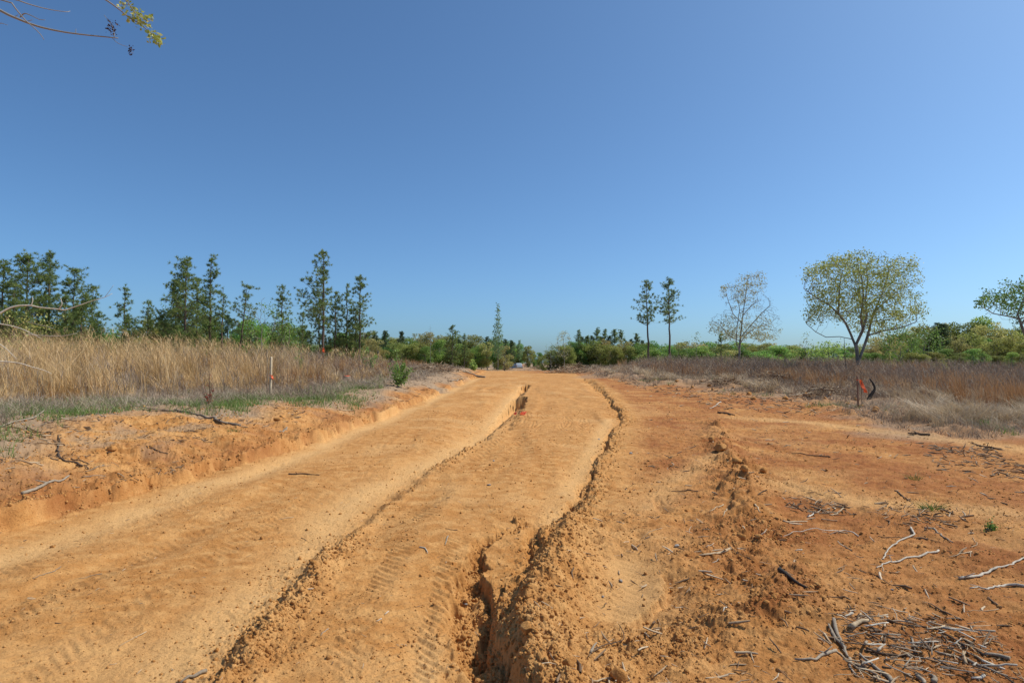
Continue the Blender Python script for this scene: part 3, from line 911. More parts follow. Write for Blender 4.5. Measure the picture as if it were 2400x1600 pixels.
def spread_tree(px, ytop, d, wpx, label, mat, bark, n=420, cb=.3, leaf=.2, leafn=4, leafdepth=2, name='spreading_tree', tipr=.012, cat='tree', flat=.6):
    x, zg, h = tree_height(px, ytop, d); root = (x, d, zg); Rr = wpx / F * d / 2
    v = rand_unit(n) * rng.uniform(.35, 1, (n, 1)) ** .5
    att = np.stack([v[:, 0] * Rr, v[:, 1] * Rr, h * (cb + (1 - cb) * .5) + v[:, 2] * h * (1 - cb) * .5], 1)
    leafdepth += 2; leafn = int(leafn * 1.6); leaf *= 1.15
    P, par = chain([(None, [(0, 0, -.1), (.05, 0, h * cb), (0, 0, h * (cb + .1))])], .4)
    return grow_tree(name, root, att, (P, par), label, cat, mat, bark, .4, .55, 3.2, leaf, leafn, .2, tipr=tipr, updraft=.3, maxr=.22, leafdepth=leafdepth)
spread_tree(1322, 772, 120, 46, 'pale fan-shaped budding tree with bare limbs right of the road gap', M['budleaf'], M['greybark'], 520, .25, .18, 4, 2, tipr=.012)
spread_tree(1291, 800, 125, 30, 'small thin greyish green tree left of the pale fan-shaped one', M['poplarleaf'], M['greybark'], 200, .2, .18, 4, 2, tipr=.012)
spread_tree(612, 695, 50, 84, 'bright green leafy broadleaf among the left pines, rounded and dense', M['greenleaf'], M['greybark'], 900, .28, .15, 9, 3, tipr=.009)
spread_tree(667, 735, 53, 50, 'lower bright green leafy broadleaf to the right of the rounded green one', M['greenleaf'], M['greybark'], 500, .2, .15, 7, 3, tipr=.009)
spread_tree(400, 680, 57, 46, 'green leafy broadleaf tucked left of the broad pine over the tan grass', M['greenleaf'], M['greybark'], 420, .2, .15, 6, 3, tipr=.009)
spread_tree(2110, 762, 66, 88, 'vivid green low tree behind the right side of the big oak', M['greenleaf'], M['greybark'], 700, .12, .17, 8, 3, tipr=.010)
spread_tree(2178, 752, 70, 70, 'vivid green ragged tree between the big oak and the dark pine clump', M['greenleaf'], M['greybark'], 560, .12, .17, 8, 3, tipr=.010)
spread_tree(1950, 802, 62, 110, 'dark green wide low tree left of the big oak trunk', M['far2'], M['greybark'], 700, .12, .17, 9, 3, tipr=.010)
spread_tree(1890, 778, 60, 40, 'thin dark twiggy sapling left of the wide low tree', M['far1'], M['greybark'], 110, .3, .13, 3, 1, tipr=.007)
spread_tree(1632, 760, 62, 26, 'thin leaning sapling with a few dark leaves right of the two tall pines', M['needle'], M['greybark'], 60, .3, .16, 5, 1, tipr=.008)
spread_tree(1590, 785, 64, 18, 'tiny pale green sapling left of the leaning one', M['poplarleaf'], M['greybark'], 30, .3, .12, 3, 1, tipr=.007)
spread_tree(1610, 778, 64, 16, 'tiny bare-stemmed sapling close to the leaning one', M['poplarleaf'], M['greybark'], 26, .4, .12, 3, 1, tipr=.007)

# --- pines on the left
pine(3, 612, 50, 60, .12, 1.4, label='dark pine cut by the left picture edge')
pine(60, 606, 50, 92, .06, 1.9, round_=.7, label='broad dense pine with a rounded top in the left cluster')
pine(112, 590, 52, 58, .06, 1.8, round_=.3, label='tallest dense pine of the left cluster with a narrow pointed top')
pine(30, 665, 47, 80, .04, 1.8, label='shorter bushy pine in front of the left cluster')
pine(150, 690, 49, 60, .04, 1.5, label='bushy pine filling the gap between the tallest and the next one right')
pine(170, 638, 52, 72, .06, 1.8, round_=.5, label='dense round-shouldered pine right of the tallest in the left cluster')
pine(214, 674, 55, 46, .10, 1.0, label='thin pine at the right end of the left cluster')
pine(228, 735, 50, 44, .05, 1.6, label='low dense pine under the right end of the left cluster')
pine(290, 670, 54, 46, .12, 1.0, label='narrow spire-like young pine alone in the gap right of the left cluster')
pine(300, 742, 50, 44, .05, 1.5, label='low dark bushy pine at the foot of the spire-like one')
pine(346, 712, 56, 42, .25, .9, label='small open-crowned pine between the spire-like and the broad one')
pine(380, 740, 52, 46, .10, 1.4, label='low pine left of the broad one over the tallest tan grass')
pine(432, 609, 52, 82, .10, 1.7, round_=.3, label='broad tall pine with dense brownish green lower crown')
pine(491, 600, 55, 48, .12, 1.3, label='tall slender pine right of the broad tall one')
pine(520, 676, 56, 26, .50, .8, label='thin bare-stemmed pine with a small tuft right of the slender one')
pine(577, 673, 54, 60, .28, .9, lean=.10, label='open pine leaning to the right beside the green broadleaf')
pine(660, 674, 58, 42, .18, 1.0, label='pointed pine rising behind the green broadleaf')
pine(708, 736, 62, 30, .10, 1.0, label='little rounded pine in the gap left of the tallest lone one')
pine(757, 591, 56, 60, .34, 1.35, asym=.55, label='tallest lone pine with branches mostly on its left and a bare right side')
pine(748, 704, 60, 46, .12, 1.1, label='short pine tucked left against the tallest lone one')
pine(785, 688, 60, 48, .14, 1.1, label='wispy pine right of the tallest lone one')
pine(812, 668, 61, 30, .14, 1.2, label='slim pointed pine third of the lone group')
pine(843, 647, 60, 44, .20, 1.4, label='tall narrow pine at the right end of the lone group')
pine(834, 720, 61, 28, .12, 1.0, label='short thin pine just left of the right end one')
pine(190, 690, 48, 54, .04, 1.6, label='bushy pine in front of the right end of the left cluster')
pine(410, 660, 58, 60, .10, 1.5, label='pine filling behind the left side of the broad tall pine')
pine(460, 655, 57, 52, .10, 1.4, label='pine between the broad tall and the slender pine')
# --- two tall pines right of the road and others
pine(1516, 658, 70, 42, .50, 1.35, lean=-.02, label='left one of two tall bare-stemmed pines standing over the right brush')
pine(1568, 654, 71, 50, .50, 1.3, lean=-.01, label='right one of two tall bare-stemmed pines, with the wider crown')
pine(1690, 778, 72, 26, .1, 1.0, label='small dark pine behind the left side of the half-bare oak')
pine(1060, 762, 120, 30, .12, 1.5, label='dark ragged pine rising above the far left wood')
pine(1088, 784, 122, 16, .25, 1.3, label='small dark pine right of the ragged one in the far left wood')
for k, (a, b, w, s) in enumerate([(1357, 776, 16, 'leftmost'), (1376, 788, 20, 'short'), (1400, 770, 22, 'tallest'), (1418, 774, 14, 'slim'), (1440, 774, 18, 'dense'), (1456, 776, 16, 'narrow-topped'), (1492, 784, 16, 'rightmost')]):
    pine(a, b, 130 + k * 2, w + 6, .06, 2.0, label=s + ' dark pine of the row on the skyline right of the road gap', group='dark pines right of the road gap')

# ------------------------------------------------------------------ far woods: prototypes, then one thing per tree
def far_broadleaf(seed, matk, shape):
    r2 = np.random.default_rng(seed)
    gt, gl = Geo(), Geo()
    h, wd = 10.0, shape * .92
    prisms(gt, [[0, 0, -.4]], [[0, 0, h * .6]], .17, .09, 6, .6)
    nc = 34
    v = unit(r2.normal(size=(nc, 3))) * r2.uniform(.35, 1, (nc, 1)) ** .6
    c = np.stack([v[:, 0] * wd * .42, v[:, 1] * wd * .42, h * .50 + v[:, 2] * h * .46], 1)
    k = r2.uniform(.75, 1.45, nc)
    c[:, 2] = np.maximum(c[:, 2], .8)
    prisms(gt, np.array([[0, 0, 1.]]) * (c[:, 2:3] * .55), c, .06, .02, 3, .5)
    for i in range(nc):
        m = int(120 * k[i] ** 2)
        u = unit(r2.normal(size=(m, 3))) * r2.uniform(.2, 1, (m, 1)) ** .45 * k[i] * np.array([1, 1, .75])
        leaves(gl, c[i] + u, .30, np.clip(r2.uniform(.0, .45) + r2.uniform(0, .5, m), 0, 1))
    t = mesh('trunk', np.concatenate(gt.V), [np.concatenate(f) for f in gt.F.values()], M['greybark'], np.concatenate(gt.T))
    l = mesh('crown', np.concatenate(gl.V), [np.concatenate(f) for f in gl.F.values()], M[matk], np.concatenate(gl.T))
    return t, l
def far_pine(seed):
    r2 = np.random.default_rng(seed); gt, gn = Geo(), Geo(); h = 10.0
    prisms(gt, [[0, 0, -.4]], [[0, 0, h * .97]], .15, .03, 6, .4)
    C = []
    for z in np.arange(2.2, 9.8, .32):
        t = (z - 2.2) / 7.6
        for _ in range(4):
            az = r2.uniform(0, 6.28); L = 1.9 * ((1 - t) ** .6 * (.5 + .5 * min(1, t * 3)) + .12) * r2.uniform(.5, 1.1)
            p = np.array([math.cos(az) * L, math.sin(az) * L, z + L * .3]); C.append(p); C.append(p * np.array([.65, .65, 1]) - [0, 0, .1])
            prisms(gt, [[0, 0, z]], p, .03, .015, 3, .3)
    C = np.array(C); m = len(C)
    for _ in range(1):
        u = rand_unit(m * 26).reshape(m, 26, 3) * rng.uniform(.1, .42, (m, 26, 1)) * np.array([1, 1, .7])
        leaves(gn, (C[:, None] + u).reshape(-1, 3), .20, np.repeat(r2.uniform(0, .7, m), 26) + r2.uniform(0, .3, m * 26))
    t = mesh('trunk', np.concatenate(gt.V), [np.concatenate(f) for f in gt.F.values()], M['bark'], np.concatenate(gt.T))
    l = mesh('crown', np.concatenate(gn.V), [np.concatenate(f) for f in gn.F.values()], M['needle_far'], np.concatenate(gn.T))
    return t, l
PROTO = {'olive': [far_broadleaf(1, 'far1', 6), far_broadleaf(2, 'far1', 8), far_broadleaf(11, 'far1', 4.5)], 'green': [far_broadleaf(3, 'far2', 6.5), far_broadleaf(4, 'far2', 5), far_broadleaf(12, 'far2', 3.6)], 'yellow': [far_broadleaf(5, 'far3', 7), far_broadleaf(6, 'far3', 5.5)], 'pine': [far_pine(7), far_pine(8)]}
WORDS = {'olive': 'olive-green broadleaf tree', 'green': 'fresh green broadleaf tree', 'yellow': 'yellowish budding broadleaf tree', 'pine': 'dark evergreen pine'}
KINDS = {'olive': 'broadleaf_tree', 'green': 'broadleaf_tree', 'yellow': 'broadleaf_tree', 'pine': 'pine_tree'}

MARKS = [(40, 'at the left picture edge'), (140, 'behind the tallest left cluster pine'), (260, 'at the right end of the left pine cluster'), (320, 'by the spire-like young pine'), (400, 'left of the broad tall pine'), (460, 'behind the broad tall pine'), (540, 'behind the tall slender pine'), (600, 'by the pine leaning right'), (690, 'behind the rounded green broadleaf'), (740, 'left of the tallest lone pine'), (790, 'behind the tallest lone pine'), (860, 'behind the right end lone pine'), (905, 'right of the lone pine group'), (985, 'above the bank sapling'), (1035, 'by the bare spindly tree'), (1090, 'by the ragged dark far pine'), (1140, 'left of the slim poplar'), (1190, 'by the slim poplar'), (1230, 'behind the parked car'), (1270, 'left of the road gap'), (1305, 'below the thin greyish tree'), (1345, 'behind the pale fan-shaped tree'), (1400, 'by the left skyline pines'), (1460, 'by the tallest skyline pine'), (1540, 'by the left tall pine'), (1600, 'by the right tall pine'), (1670, 'behind the leaning sapling'), (1790, 'behind the half-bare oak'), (1880, 'right of the half-bare oak'), (1985, 'left of the big oak trunk'), (2080, 'behind the big oak trunk'), (2160, 'right of the big oak'), (2250, 'by the dark pine clump'), (2325, 'right of the dark pine clump'), (9999, 'under the right edge tree')]
FAR = []
def far_label(px, d, h, kind):
    where = next(b for a, b in MARKS if px < a)
    size = 'tall' if h > 9 else 'middling' if h > 6.5 else 'low'
    FAR.append(px)
    return size + ' ' + {'olive': 'olive-green broadleaf', 'green': 'fresh green broadleaf', 'yellow': 'yellowish budding broadleaf', 'pine': 'dark evergreen'}[kind] + ' ' + where
def far_tree(px, ytop, d, kind, where, group, wide=1.0):
    x, zg, h = tree_height(px, ytop, d)
    h = max(h, 2.0)
    e = empty(KINDS[kind], (x, d, zg - .1), far_label(px, d, h, kind), 'pine' if kind == 'pine' else 'tree', group)
    e.rotation_euler[2] = rng.uniform(0, 6.28)
    s = h / 10.0
    e.scale = (s * wide, s * wide, s)
    t, l = PROTO[kind][rng.integers(0, len(PROTO[kind]))]
    link('trunk', t, e); link('crown', l, e)

def wood(x0, x1, step, prof, d, kinds, where, group, jit=5, wide=1.0, dj=6):
    xs = np.array([p[0] for p in prof]); ys = np.array([p[1] for p in prof])
    x = x0
    while x < x1:
        y = np.interp(x, xs, ys) - 8 + rng.uniform(-jit * 1.4, jit * 1.5)
        far_tree(x, y, d + rng.uniform(-dj, dj), rng.choice(list(kinds), p=np.array(list(kinds.values())) / sum(kinds.values())), where, group, wide)
        x += step * rng.uniform(.7, 1.3)

wood(1195, 1268, 15, [(1195, 806), (1230, 812), (1268, 836)], 192, dict(olive=3, green=4, yellow=2), 'behind the road gap', 'trees behind the road gap', 5, 1.1, 4)
wood(846, 1200, 17, [(846, 788), (880, 778), (910, 780), (940, 786), (1000, 788), (1100, 790), (1150, 795), (1190, 798), (1230, 806), (1262, 828)], 150, dict(olive=4, green=3, yellow=3), 'in the far wood left of the road, back row', 'back row of the far left wood', 7)
wood(850, 1192, 19, [(850, 806), (1000, 808), (1150, 812), (1220, 822), (1268, 838)], 128, dict(olive=4, green=3, yellow=2), 'in the far wood left of the road, front row', 'front row of the far left wood', 8, 1.25)
for a, b in ((862, 775), (878, 778), (904, 772), (940, 774), (1076, 792), (1142, 786), (1184, 792), (1200, 795)):
    far_tree(a, b, 145, 'pine', 'poking through the far left wood', 'pines in the far left wood', .9)
wood(1270, 1345, 15, [(1270, 838), (1285, 820), (1300, 812), (1345, 806)], 128, dict(olive=3, green=3, yellow=1), 'just right of the road gap', 'trees just right of the road gap', 5, 1.1)
wood(1340, 1520, 14, [(1340, 800), (1400, 800), (1520, 806)], 128, dict(olive=3, green=2, yellow=1), 'below the dark pines right of the road gap', 'trees below the dark pines', 5, 1.1)
for a, b in ((1365, 786), (1388, 784), (1410, 786), (1428, 784), (1468, 796), (1480, 792), (1507, 795), (1518, 800)):
    far_tree(a, b, 136, 'pine', 'filling the pine row right of the road gap', 'dark pines right of the road gap', .9)
wood(1515, 1880, 21, [(1515, 806), (1600, 803), (1700, 802), (1800, 806), (1880, 806)], 120, dict(olive=3, green=4, yellow=3), 'in the low hedge-like wood beyond the right brush', 'low wood beyond the right brush', 4, 1.5)
wood(1520, 2060, 24, [(1520, 822), (1700, 820), (2060, 815)], 98, dict(green=5, olive=3, yellow=1), 'in the bushy front row beyond the right brush', 'bushy front row beyond the right brush', 5, 1.9)
wood(2040, 2430, 26, [(2040, 800), (2100, 775), (2150, 765), (2200, 752), (2290, 748), (2340, 758), (2430, 762)], 92, dict(olive=4, green=2, yellow=3), 'in the tall wood at the right, back row', 'back row of the right wood', 7, 1.1, 5)
wood(2045, 2430, 27, [(2045, 812), (2150, 795), (2250, 786), (2430, 790)], 76, dict(olive=4, green=4, yellow=1), 'in the tall wood at the right, front row', 'front row of the right wood', 9, 1.2, 4)
wood(2030, 2430, 30, [(2030, 835), (2430, 822)], 66, dict(olive=3, green=3), 'low at the foot of the right wood', 'low trees at the foot of the right wood', 6, 1.7, 3)
for a, b, w in ((2200, 752, 1.1), (2212, 756, 1.1), (2190, 775, 1.3)):
    far_tree(a, b, 78, 'pine', 'in the tall wood at the right', 'pines of the right wood', w)
wood(-40, 260, 26, [(-40, 735), (260, 765)], 62, dict(green=3, olive=3, pine=2), 'filling low between the left cluster pines', 'low trees among the left cluster pines', 12, 1.1, 4)
wood(360, 740, 24, [(360, 750), (470, 745), (560, 755), (650, 745), (740, 790)], 66, dict(green=4, olive=3, pine=1), 'filling low between the middle left pines', 'low trees among the middle left pines', 12, 1.1, 4)
wood(-30, 850, 30, [(-30, 785), (300, 778), (600, 786), (700, 792), (850, 800)], 100, dict(green=3, olive=3, pine=1), 'low behind the left pines', 'low trees behind the left pines', 9, 1.4)
for a, b in ((826, 778), (801, 776)): far_tree(a, b, 110, 'pine', 'with a domed top between the lone pine stems', 'domed pines between the lone stems', 1.9)

# every far tree that still shares its words with another is told apart by its place among them
_same = {}
for o in scene.objects:
    if o.parent is None and o.type == 'EMPTY' and o.get('label') and o.get('group'): _same.setdefault(o['label'], []).append(o)
ORD = ['first', 'second', 'third', 'fourth', 'fifth', 'sixth', 'seventh', 'eighth', 'ninth']
for lab, os_ in _same.items():
    if len(os_) < 2: continue
    os_.sort(key=lambda o: o.location.x / o.location.y)
    for i, o in enumerate(os_):
        o['label'] = (('left of two: ' if i == 0 else 'right of two: ') if len(os_) == 2 else ORD[min(i, 8)] + ' from left: ') + lab

# ------------------------------------------------------------------ grasses, weeds and brush (nobody could count them)
def cand(n, d0, d1, a0=-50, a1=50, p=1.0):
    d = np.exp(rng.uniform(math.log(d0), math.log(d1), n)) if p == 1 else (rng.uniform(d1 ** (1 - p), d0 ** (1 - p), n)) ** (1 / (1 - p))
    x = d * np.tan(np.radians(rng.uniform(a0, a1, n)))
    return x, d
def pxof(x, y): return 1200 + F * x / y
def left_v(x, y):
    v, _ = lveg.near(x, y, 60); return np.where(np.abs(v) < 900, -v, 30.0)
def right_v(x, y):
    w, _ = rveg.near(x, y, 60); return np.where(np.abs(w) < 900, -w, 30.0)
CLEAR = [(633, 934, 15), (812, 893, 24), (2015, 950, 22), (2045, 938, 16)]     # low growth only in front of stakes and stump
CLEAR = [(a, hit(a, b, Hs)[1], w) for a, b, w in CLEAR]
def open_view(x, y):
    k = np.ones(len(x), bool); p = pxof(x, y)
    for a, d, w in CLEAR: k &= ~((np.abs(p - a) < w) & (y < d + .3))
    return k
def at(x, y, dz=0): return np.stack([x, y, Hs(x, y) + dz], 1)
def lean_of(n, k, wind=(-.05, 0)): return rng.normal(size=(n, 2)) * k + np.array(wind)

def clumps(g, cx, cy, nb, h, spread, kl, tint_lo, tint_hi, wmul=1.0):
    spread = spread * rng.uniform(.6, 1.5)
    n = len(cx); rep = rng.poisson(nb, n) + 6
    idx = np.repeat(np.arange(n), rep); m = len(idx)
    ang = rng.uniform(0, 6.283, m); rr = spread * np.sqrt(rng.uniform(0, 1, m))
    dx, dy = np.cos(ang) * rr, np.sin(ang) * rr
    x, y = cx[idx] + dx, cy[idx] + dy
    hh = np.broadcast_to(h, (n,))[idx] * rng.uniform(.55, 1.08, m)
    cl = lean_of(n, kl * .9, (-.06, 0))[idx]
    lean = (np.stack([dx, dy], 1) * 1.1 + lean_of(m, kl * .55) + cl) * hh[:, None]
    w = (.0055 + .00050 * y) * rng.uniform(.6, 1.4, m) * wmul
    ct = rng.uniform(tint_lo, tint_hi, n)[idx]
    blades(g, at(x, y, -.02), hh, w, lean, np.clip(ct + rng.normal(size=m) * .14, 0, 1), 4)

# tall tan broom grass, left
g = Geo(); x, y = cand(5200, 11.5, 62, -50, -5)
v = left_v(x, y); p = pxof(x, y); nz = fbm(x, y, .35, 3, 201)
keep = (v > 4.2 + 1.6 * nz - 2.5 * sst(500, 900, p)) & (nz > -.22 + .7 * sst(640, 1000, p)) & (p < 1010) & (p > -80)
keep &= rng.uniform(0, 1, len(x)) < np.interp(p, [0, 600, 700, 900, 1000], [.60, .50, .36, .26, .2]) * (1 + .5 * fbm(x, y, .8, 2, 221))
keep &= open_view(x, y)
x, y, p, v = x[keep], y[keep], p[keep], v[keep]
hh = rng.uniform(.6, 1.6, len(x)) * (1 + .45 * fbm(x, y, .3, 2, 222)) * np.interp(p, [0, 500, 700, 900, 1000], [1.12, 1.08, .98, .72, .5]) * (.65 + .35 * sst(3.5, 7, v)) * np.interp(y, [11, 18, 60], [.8, 1, 1.1])
clumps(g, x, y, 46, hh, .17, .24, .1, .9)
x = np.array([G(a, b)[0] for a, b in ((112, 945), (118, 940), (222, 932), (560, 905), (575, 908), (548, 900), (20, 900), (330, 880))]); y = np.array([G(a, b)[1] for a, b in ((112, 945), (118, 940), (222, 932), (560, 905), (575, 908), (548, 900), (20, 900), (330, 880))])
clumps(g, x, y, 60, 1.15, .12, .12, .5, .75)
tag(g.build('broom_grass', M['straw']), 'tall tan dead broom grass on the left field', 'grass', kind='stuff')
# scattered taller stems standing out of the mass
x, y = cand(1500, 13, 50, -50, -8); v = left_v(x, y); p = pxof(x, y); k = (v > 3.5) & (p < 900) & (p > -60) & open_view(x, y); x, y = x[k], y[k]; n = len(x)
hh = rng.uniform(1.5, 2.25, n) * np.interp(pxof(x, y), [0, 600, 900], [1, .95, .7])
g = Geo(); blades(g, at(x, y, -.02), hh, .007 + .0004 * y, lean_of(n, .2) * hh[:, None], rng.uniform(0, .6, n), 5)
for s_ in range(5): blades(g, at(x, y, 0) + np.stack([rng.normal(size=n) * .05, rng.normal(size=n) * .05, hh * rng.uniform(.7, .9, n)], 1), .22, .004 + .0004 * y, lean_of(n, .12), rng.uniform(.2, .9, n), 2)
tag(g.build('tall_seed_stems', M['straw']), 'single tall dead seed stems over the left broom grass', 'grass', kind='stuff')
# orange-brown broom grass patches
g = Geo(); x, y = cand(5200, 18, 80, -40, 50)
nz = fbm(x, y, .25, 3, 207); p = pxof(x, y); wr = right_v(x, y); vl = left_v(x, y)
kr = (wr > 4) & (wr < 29.9) & (x > 0) & (nz > .12) & (p > 1290)
kl_ = open_view(x, y) & (vl > 4) & (vl < 29.9) & (x < 0) & (nz > .22) & (p > 560) & (p < 1000)
k = kr | kl_; x, y = x[k], y[k]
clumps(g, x, y, 26, rng.uniform(.7, 1.25, len(x)), .16, .12, .1, .7)
tag(g.build('rusty_broom_grass', M['rust']), 'orange brown dead broom grass patches in the brush', 'grass', kind='stuff')
# pale fluffy tufts along the right verge
g = Geo(); x, y = cand(5200, 13, 62, 4, 50)
wr = right_v(x, y); nz = fbm(x, y, .45, 3, 231); p = pxof(x, y)
k = open_view(x, y) & (wr > .5 + 1.4 * nz) & (wr < 11) & (p > 1230) & (nz > -.15 + .05 * wr)
x, y, wr = x[k], y[k], wr[k]
clumps(g, x, y, 44, rng.uniform(.2, .65, len(x)), .2, .7, .2, 1.0)
q = [hit(a, b, Hs) for a, b in ((2120, 935), (2160, 928), (2200, 925), (2240, 930), (2290, 940), (2180, 945), (1550, 880), (1620, 880))]
clumps(g, np.array([v[0] for v in q]), np.array([v[1] for v in q]), 110, .6, .4, .55, .3, .9)
tag(g.build('pale_tuft_grass', M['palegrass']), 'pale fluffy dead tuft grass along the right verge', 'grass', kind='stuff')
# grey low weeds along both fields
g = Geo(); x, y = cand(330000, 8, 75, -50, 50)
vl = left_v(x, y); wr = right_v(x, y); nz = fbm(x, y, .9, 3, 203)
k = ((x < 0) & (vl > .9 + .6 * nz) & (vl < 29)) | ((x > 0) & (wr > .2 + 1.3 * nz) & (wr < 29) & (nz > -.55))
x, y, nz = x[k], y[k], nz[k]; n = len(x)
hh = rng.uniform(.12, .40, n) * (1 + .45 * nz) * np.interp(y, [8, 30, 75], [.9, 1.0, 1.5])
blades(g, at(x, y, -.01), hh, (.003 + .00042 * y) * rng.uniform(.6, 1.3, n), lean_of(n, .75) * hh[:, None], np.clip(.45 + .3 * fbm(x, y, .6, 3, 205) + rng.normal(size=n) * .2, 0, 1), 3)
tag(g.build('dead_weeds', M['weed']), 'low grey dead weeds and stubble along both verges', 'weeds', kind='stuff')
# dark purplish brush: stems with fine side twigs
def brush(x, y, hh, name, mat, label, tw=7):
    g = Geo(); n = len(x); P = at(x, y, -.02)
    lean = lean_of(n, .16) * hh[:, None]
    t0 = rng.uniform(0, 1, n)
    blades(g, P, hh, (.006 + .0004 * y), lean, t0 * .5, 3)
    idx = np.repeat(np.arange(n), tw); u = rng.uniform(.25, .95, n * tw)
    Q = P[idx] + np.concatenate([lean[idx] * (u ** 1.8)[:, None], (hh[idx] * u * .95)[:, None]], 1)
    m = len(idx); hl = hh[idx] * rng.uniform(.12, .34, m)
    blades(g, Q, hl, (.0045 + .0004 * y[idx]), rng.normal(size=(m, 2)) * hl[:, None] * .7, np.clip(t0[idx] * .5 + rng.uniform(.0, .6, m), 0, 1), 2)
    tag(g.build(name, mat), label, 'brush', kind='stuff')
x, y = cand(26000, 22, 85, 5, 50); wr = right_v(x, y); nz = fbm(x, y, .3, 3, 209); p = pxof(x, y)
k = open_view(x, y) & (wr > 2.2 + 1.5 * nz) & (wr < 29.9) & (p > 1250) & (rng.uniform(0, 1, len(x)) < np.interp(p, [1250, 1400, 1500, 2400], [.5, .6, 1, .9]))
x, y, wr, p, nz = x[k], y[k], wr[k], p[k], nz[k]
hh = rng.uniform(.6, 1.25, len(x)) * (.45 + .55 * sst(2, 7, wr)) * (1 + .2 * nz) * np.interp(p, [1250, 1420, 1520, 1800, 2100, 2400], [.4, .75, 1.15, 1.1, .9, .95])
brush(x, y, hh, 'dry_brush', M['brush'], 'dense purplish brown dry brush across the right field')
x, y = cand(12000, 15, 70, -45, -3); vl = left_v(x, y); nz = fbm(x, y, .3, 3, 211); p = pxof(x, y)
k = open_view(x, y) & (vl > 1.6 + nz) & (vl < 29.9) & (rng.uniform(0, 1, len(x)) < np.interp(p, [0, 550, 700, 1000, 1100], [.18, .28, .85, .85, .4]))
x, y, vl, p, nz = x[k], y[k], vl[k], p[k], nz[k]
hh = rng.uniform(.7, 1.4, len(x)) * (.45 + .55 * sst(1.5, 6, vl)) * (1 + .2 * nz) * np.interp(p, [0, 650, 800, 950, 1080], [1.1, 1.1, .9, .6, .3])
brush(x, y, hh, 'dry_stalks', M['brush'], 'brown dry stalks and seed heads mixed with the left broom grass', 6)
# green grass
g = Geo(); x, y = cand(260000, 7.5, 45, -50, 48)
vl = left_v(x, y); wr = right_v(x, y); nz = fbm(x, y, .8, 3, 213); p = pxof(x, y)
kl_ = (x < 0) & (vl > -.05 + .45 * nz) & (vl < 3.2 + 1.9 * nz) & (p < 900) & (nz > -.45) & (rng.uniform(0, 1, len(x)) < .75 + .5 * nz)
kw = (wr > -1) & (wr < 3) & (nz > .62) & (p > 1500)
ko = (x < 0) & (vl > 2) & (vl < 7) & (nz > .6)
k = kl_ | kw | ko; x, y = x[k], y[k]; n = len(x)
hh = rng.uniform(.07, .24, n)
blades(g, at(x, y, -.005), hh, (.0045 + .0004 * y) * rng.uniform(.7, 1.5, n), lean_of(n, .5) * hh[:, None], np.clip(rng.uniform(.1, .9, n), 0, 1), 3)
tufts = [GD(537, 990), GD(2135, 1170), GD(2145, 1168), GD(2100, 1100), GD(1655, 905), GD(1810, 905), GD(2320, 985)]
for t in tufts:
    m = 60; a = rng.uniform(0, 6.28, m); r_ = .10 * np.sqrt(rng.uniform(0, 1, m)); hx = rng.uniform(.03, .11, m)
    blades(g, at(t[0] + np.cos(a) * r_, t[1] + np.sin(a) * r_), hx, .006, np.stack([np.cos(a), np.sin(a)], 1) * hx[:, None] * 1.3, rng.uniform(0, .35, m), 3)
tag(g.build('green_grass', M['green']), 'short fresh green grass along the top of the left bank', 'grass', kind='stuff')

# ------------------------------------------------------------------ loose soil and wood litter
ICO = np.array([[0, 0, 1], [.894, 0, .447], [.276, .851, .447], [-.724, .526, .447], [-.724, -.526, .447], [.276, -.851, .447], [.724, .526, -.447], [-.276, .851, -.447], [-.894, 0, -.447], [-.276, -.851, -.447], [.724, -.526, -.447], [0, 0, -1]])
ICF = np.array([[0, 1, 2], [0, 2, 3], [0, 3, 4], [0, 4, 5], [0, 5, 1], [1, 6, 2], [2, 7, 3], [3, 8, 4], [4, 9, 5], [5, 10, 1], [6, 7, 2], [7, 8, 3], [8, 9, 4], [9, 10, 5], [10, 6, 1], [6, 11, 7], [7, 11, 8], [8, 11, 9], [9, 11, 10], [10, 11, 6]])
def lumps(g, x, y, r, tint=.5, sink=.35):
    n = len(x); V = ICO[None] * rng.uniform(.62, 1.3, (n, 12, 1)) * (r[:, None, None] * rng.uniform(.65, 1.25, (n, 1, 3)))
    V = V + at(x, y, 0)[:, None] + np.array([0, 0, 1]) * (r * (1 - 2 * sink))[:, None, None] * .6
    g.add(V.reshape(-1, 3), (ICF[None] + (np.arange(n) * 12)[:, None, None]).reshape(-1, 3), np.repeat(np.broadcast_to(tint, (n,)), 12))
x, y = cand(260000, 2.7, 22, -45, 45, 1.35)
_, rough, hol = features(x, y); rt, _ = zones(x, y)
prob = (.05 + .12 * sst(.0, .8, fbm(x, y, 1.6, 3, 19)) + .17 * rt * sst(-.2, .6, fbm(x, y, 1.1, 3, 9)) + .42 * np.clip(rough, 0, 1.2) ** 1.5) * (1 - hol) * (1 - .6 * sst(.2, 1, left_v(x, y)) * (x < 0))
k = rng.uniform(0, 1, len(x)) < prob; x, y, rough = x[k], y[k], rough[k]
r_ = np.exp(rng.normal(size=len(x)) * .55) * .0040 * (1 + .55 * rough)
r_ = np.minimum(r_, .018) * (.8 + .05 * y)
g = Geo(); lumps(g, x, y, r_)
tag(g.build('soil_crumbs', M['clod']), 'loose crumbs and small clods of orange clay', 'soil', kind='stuff')

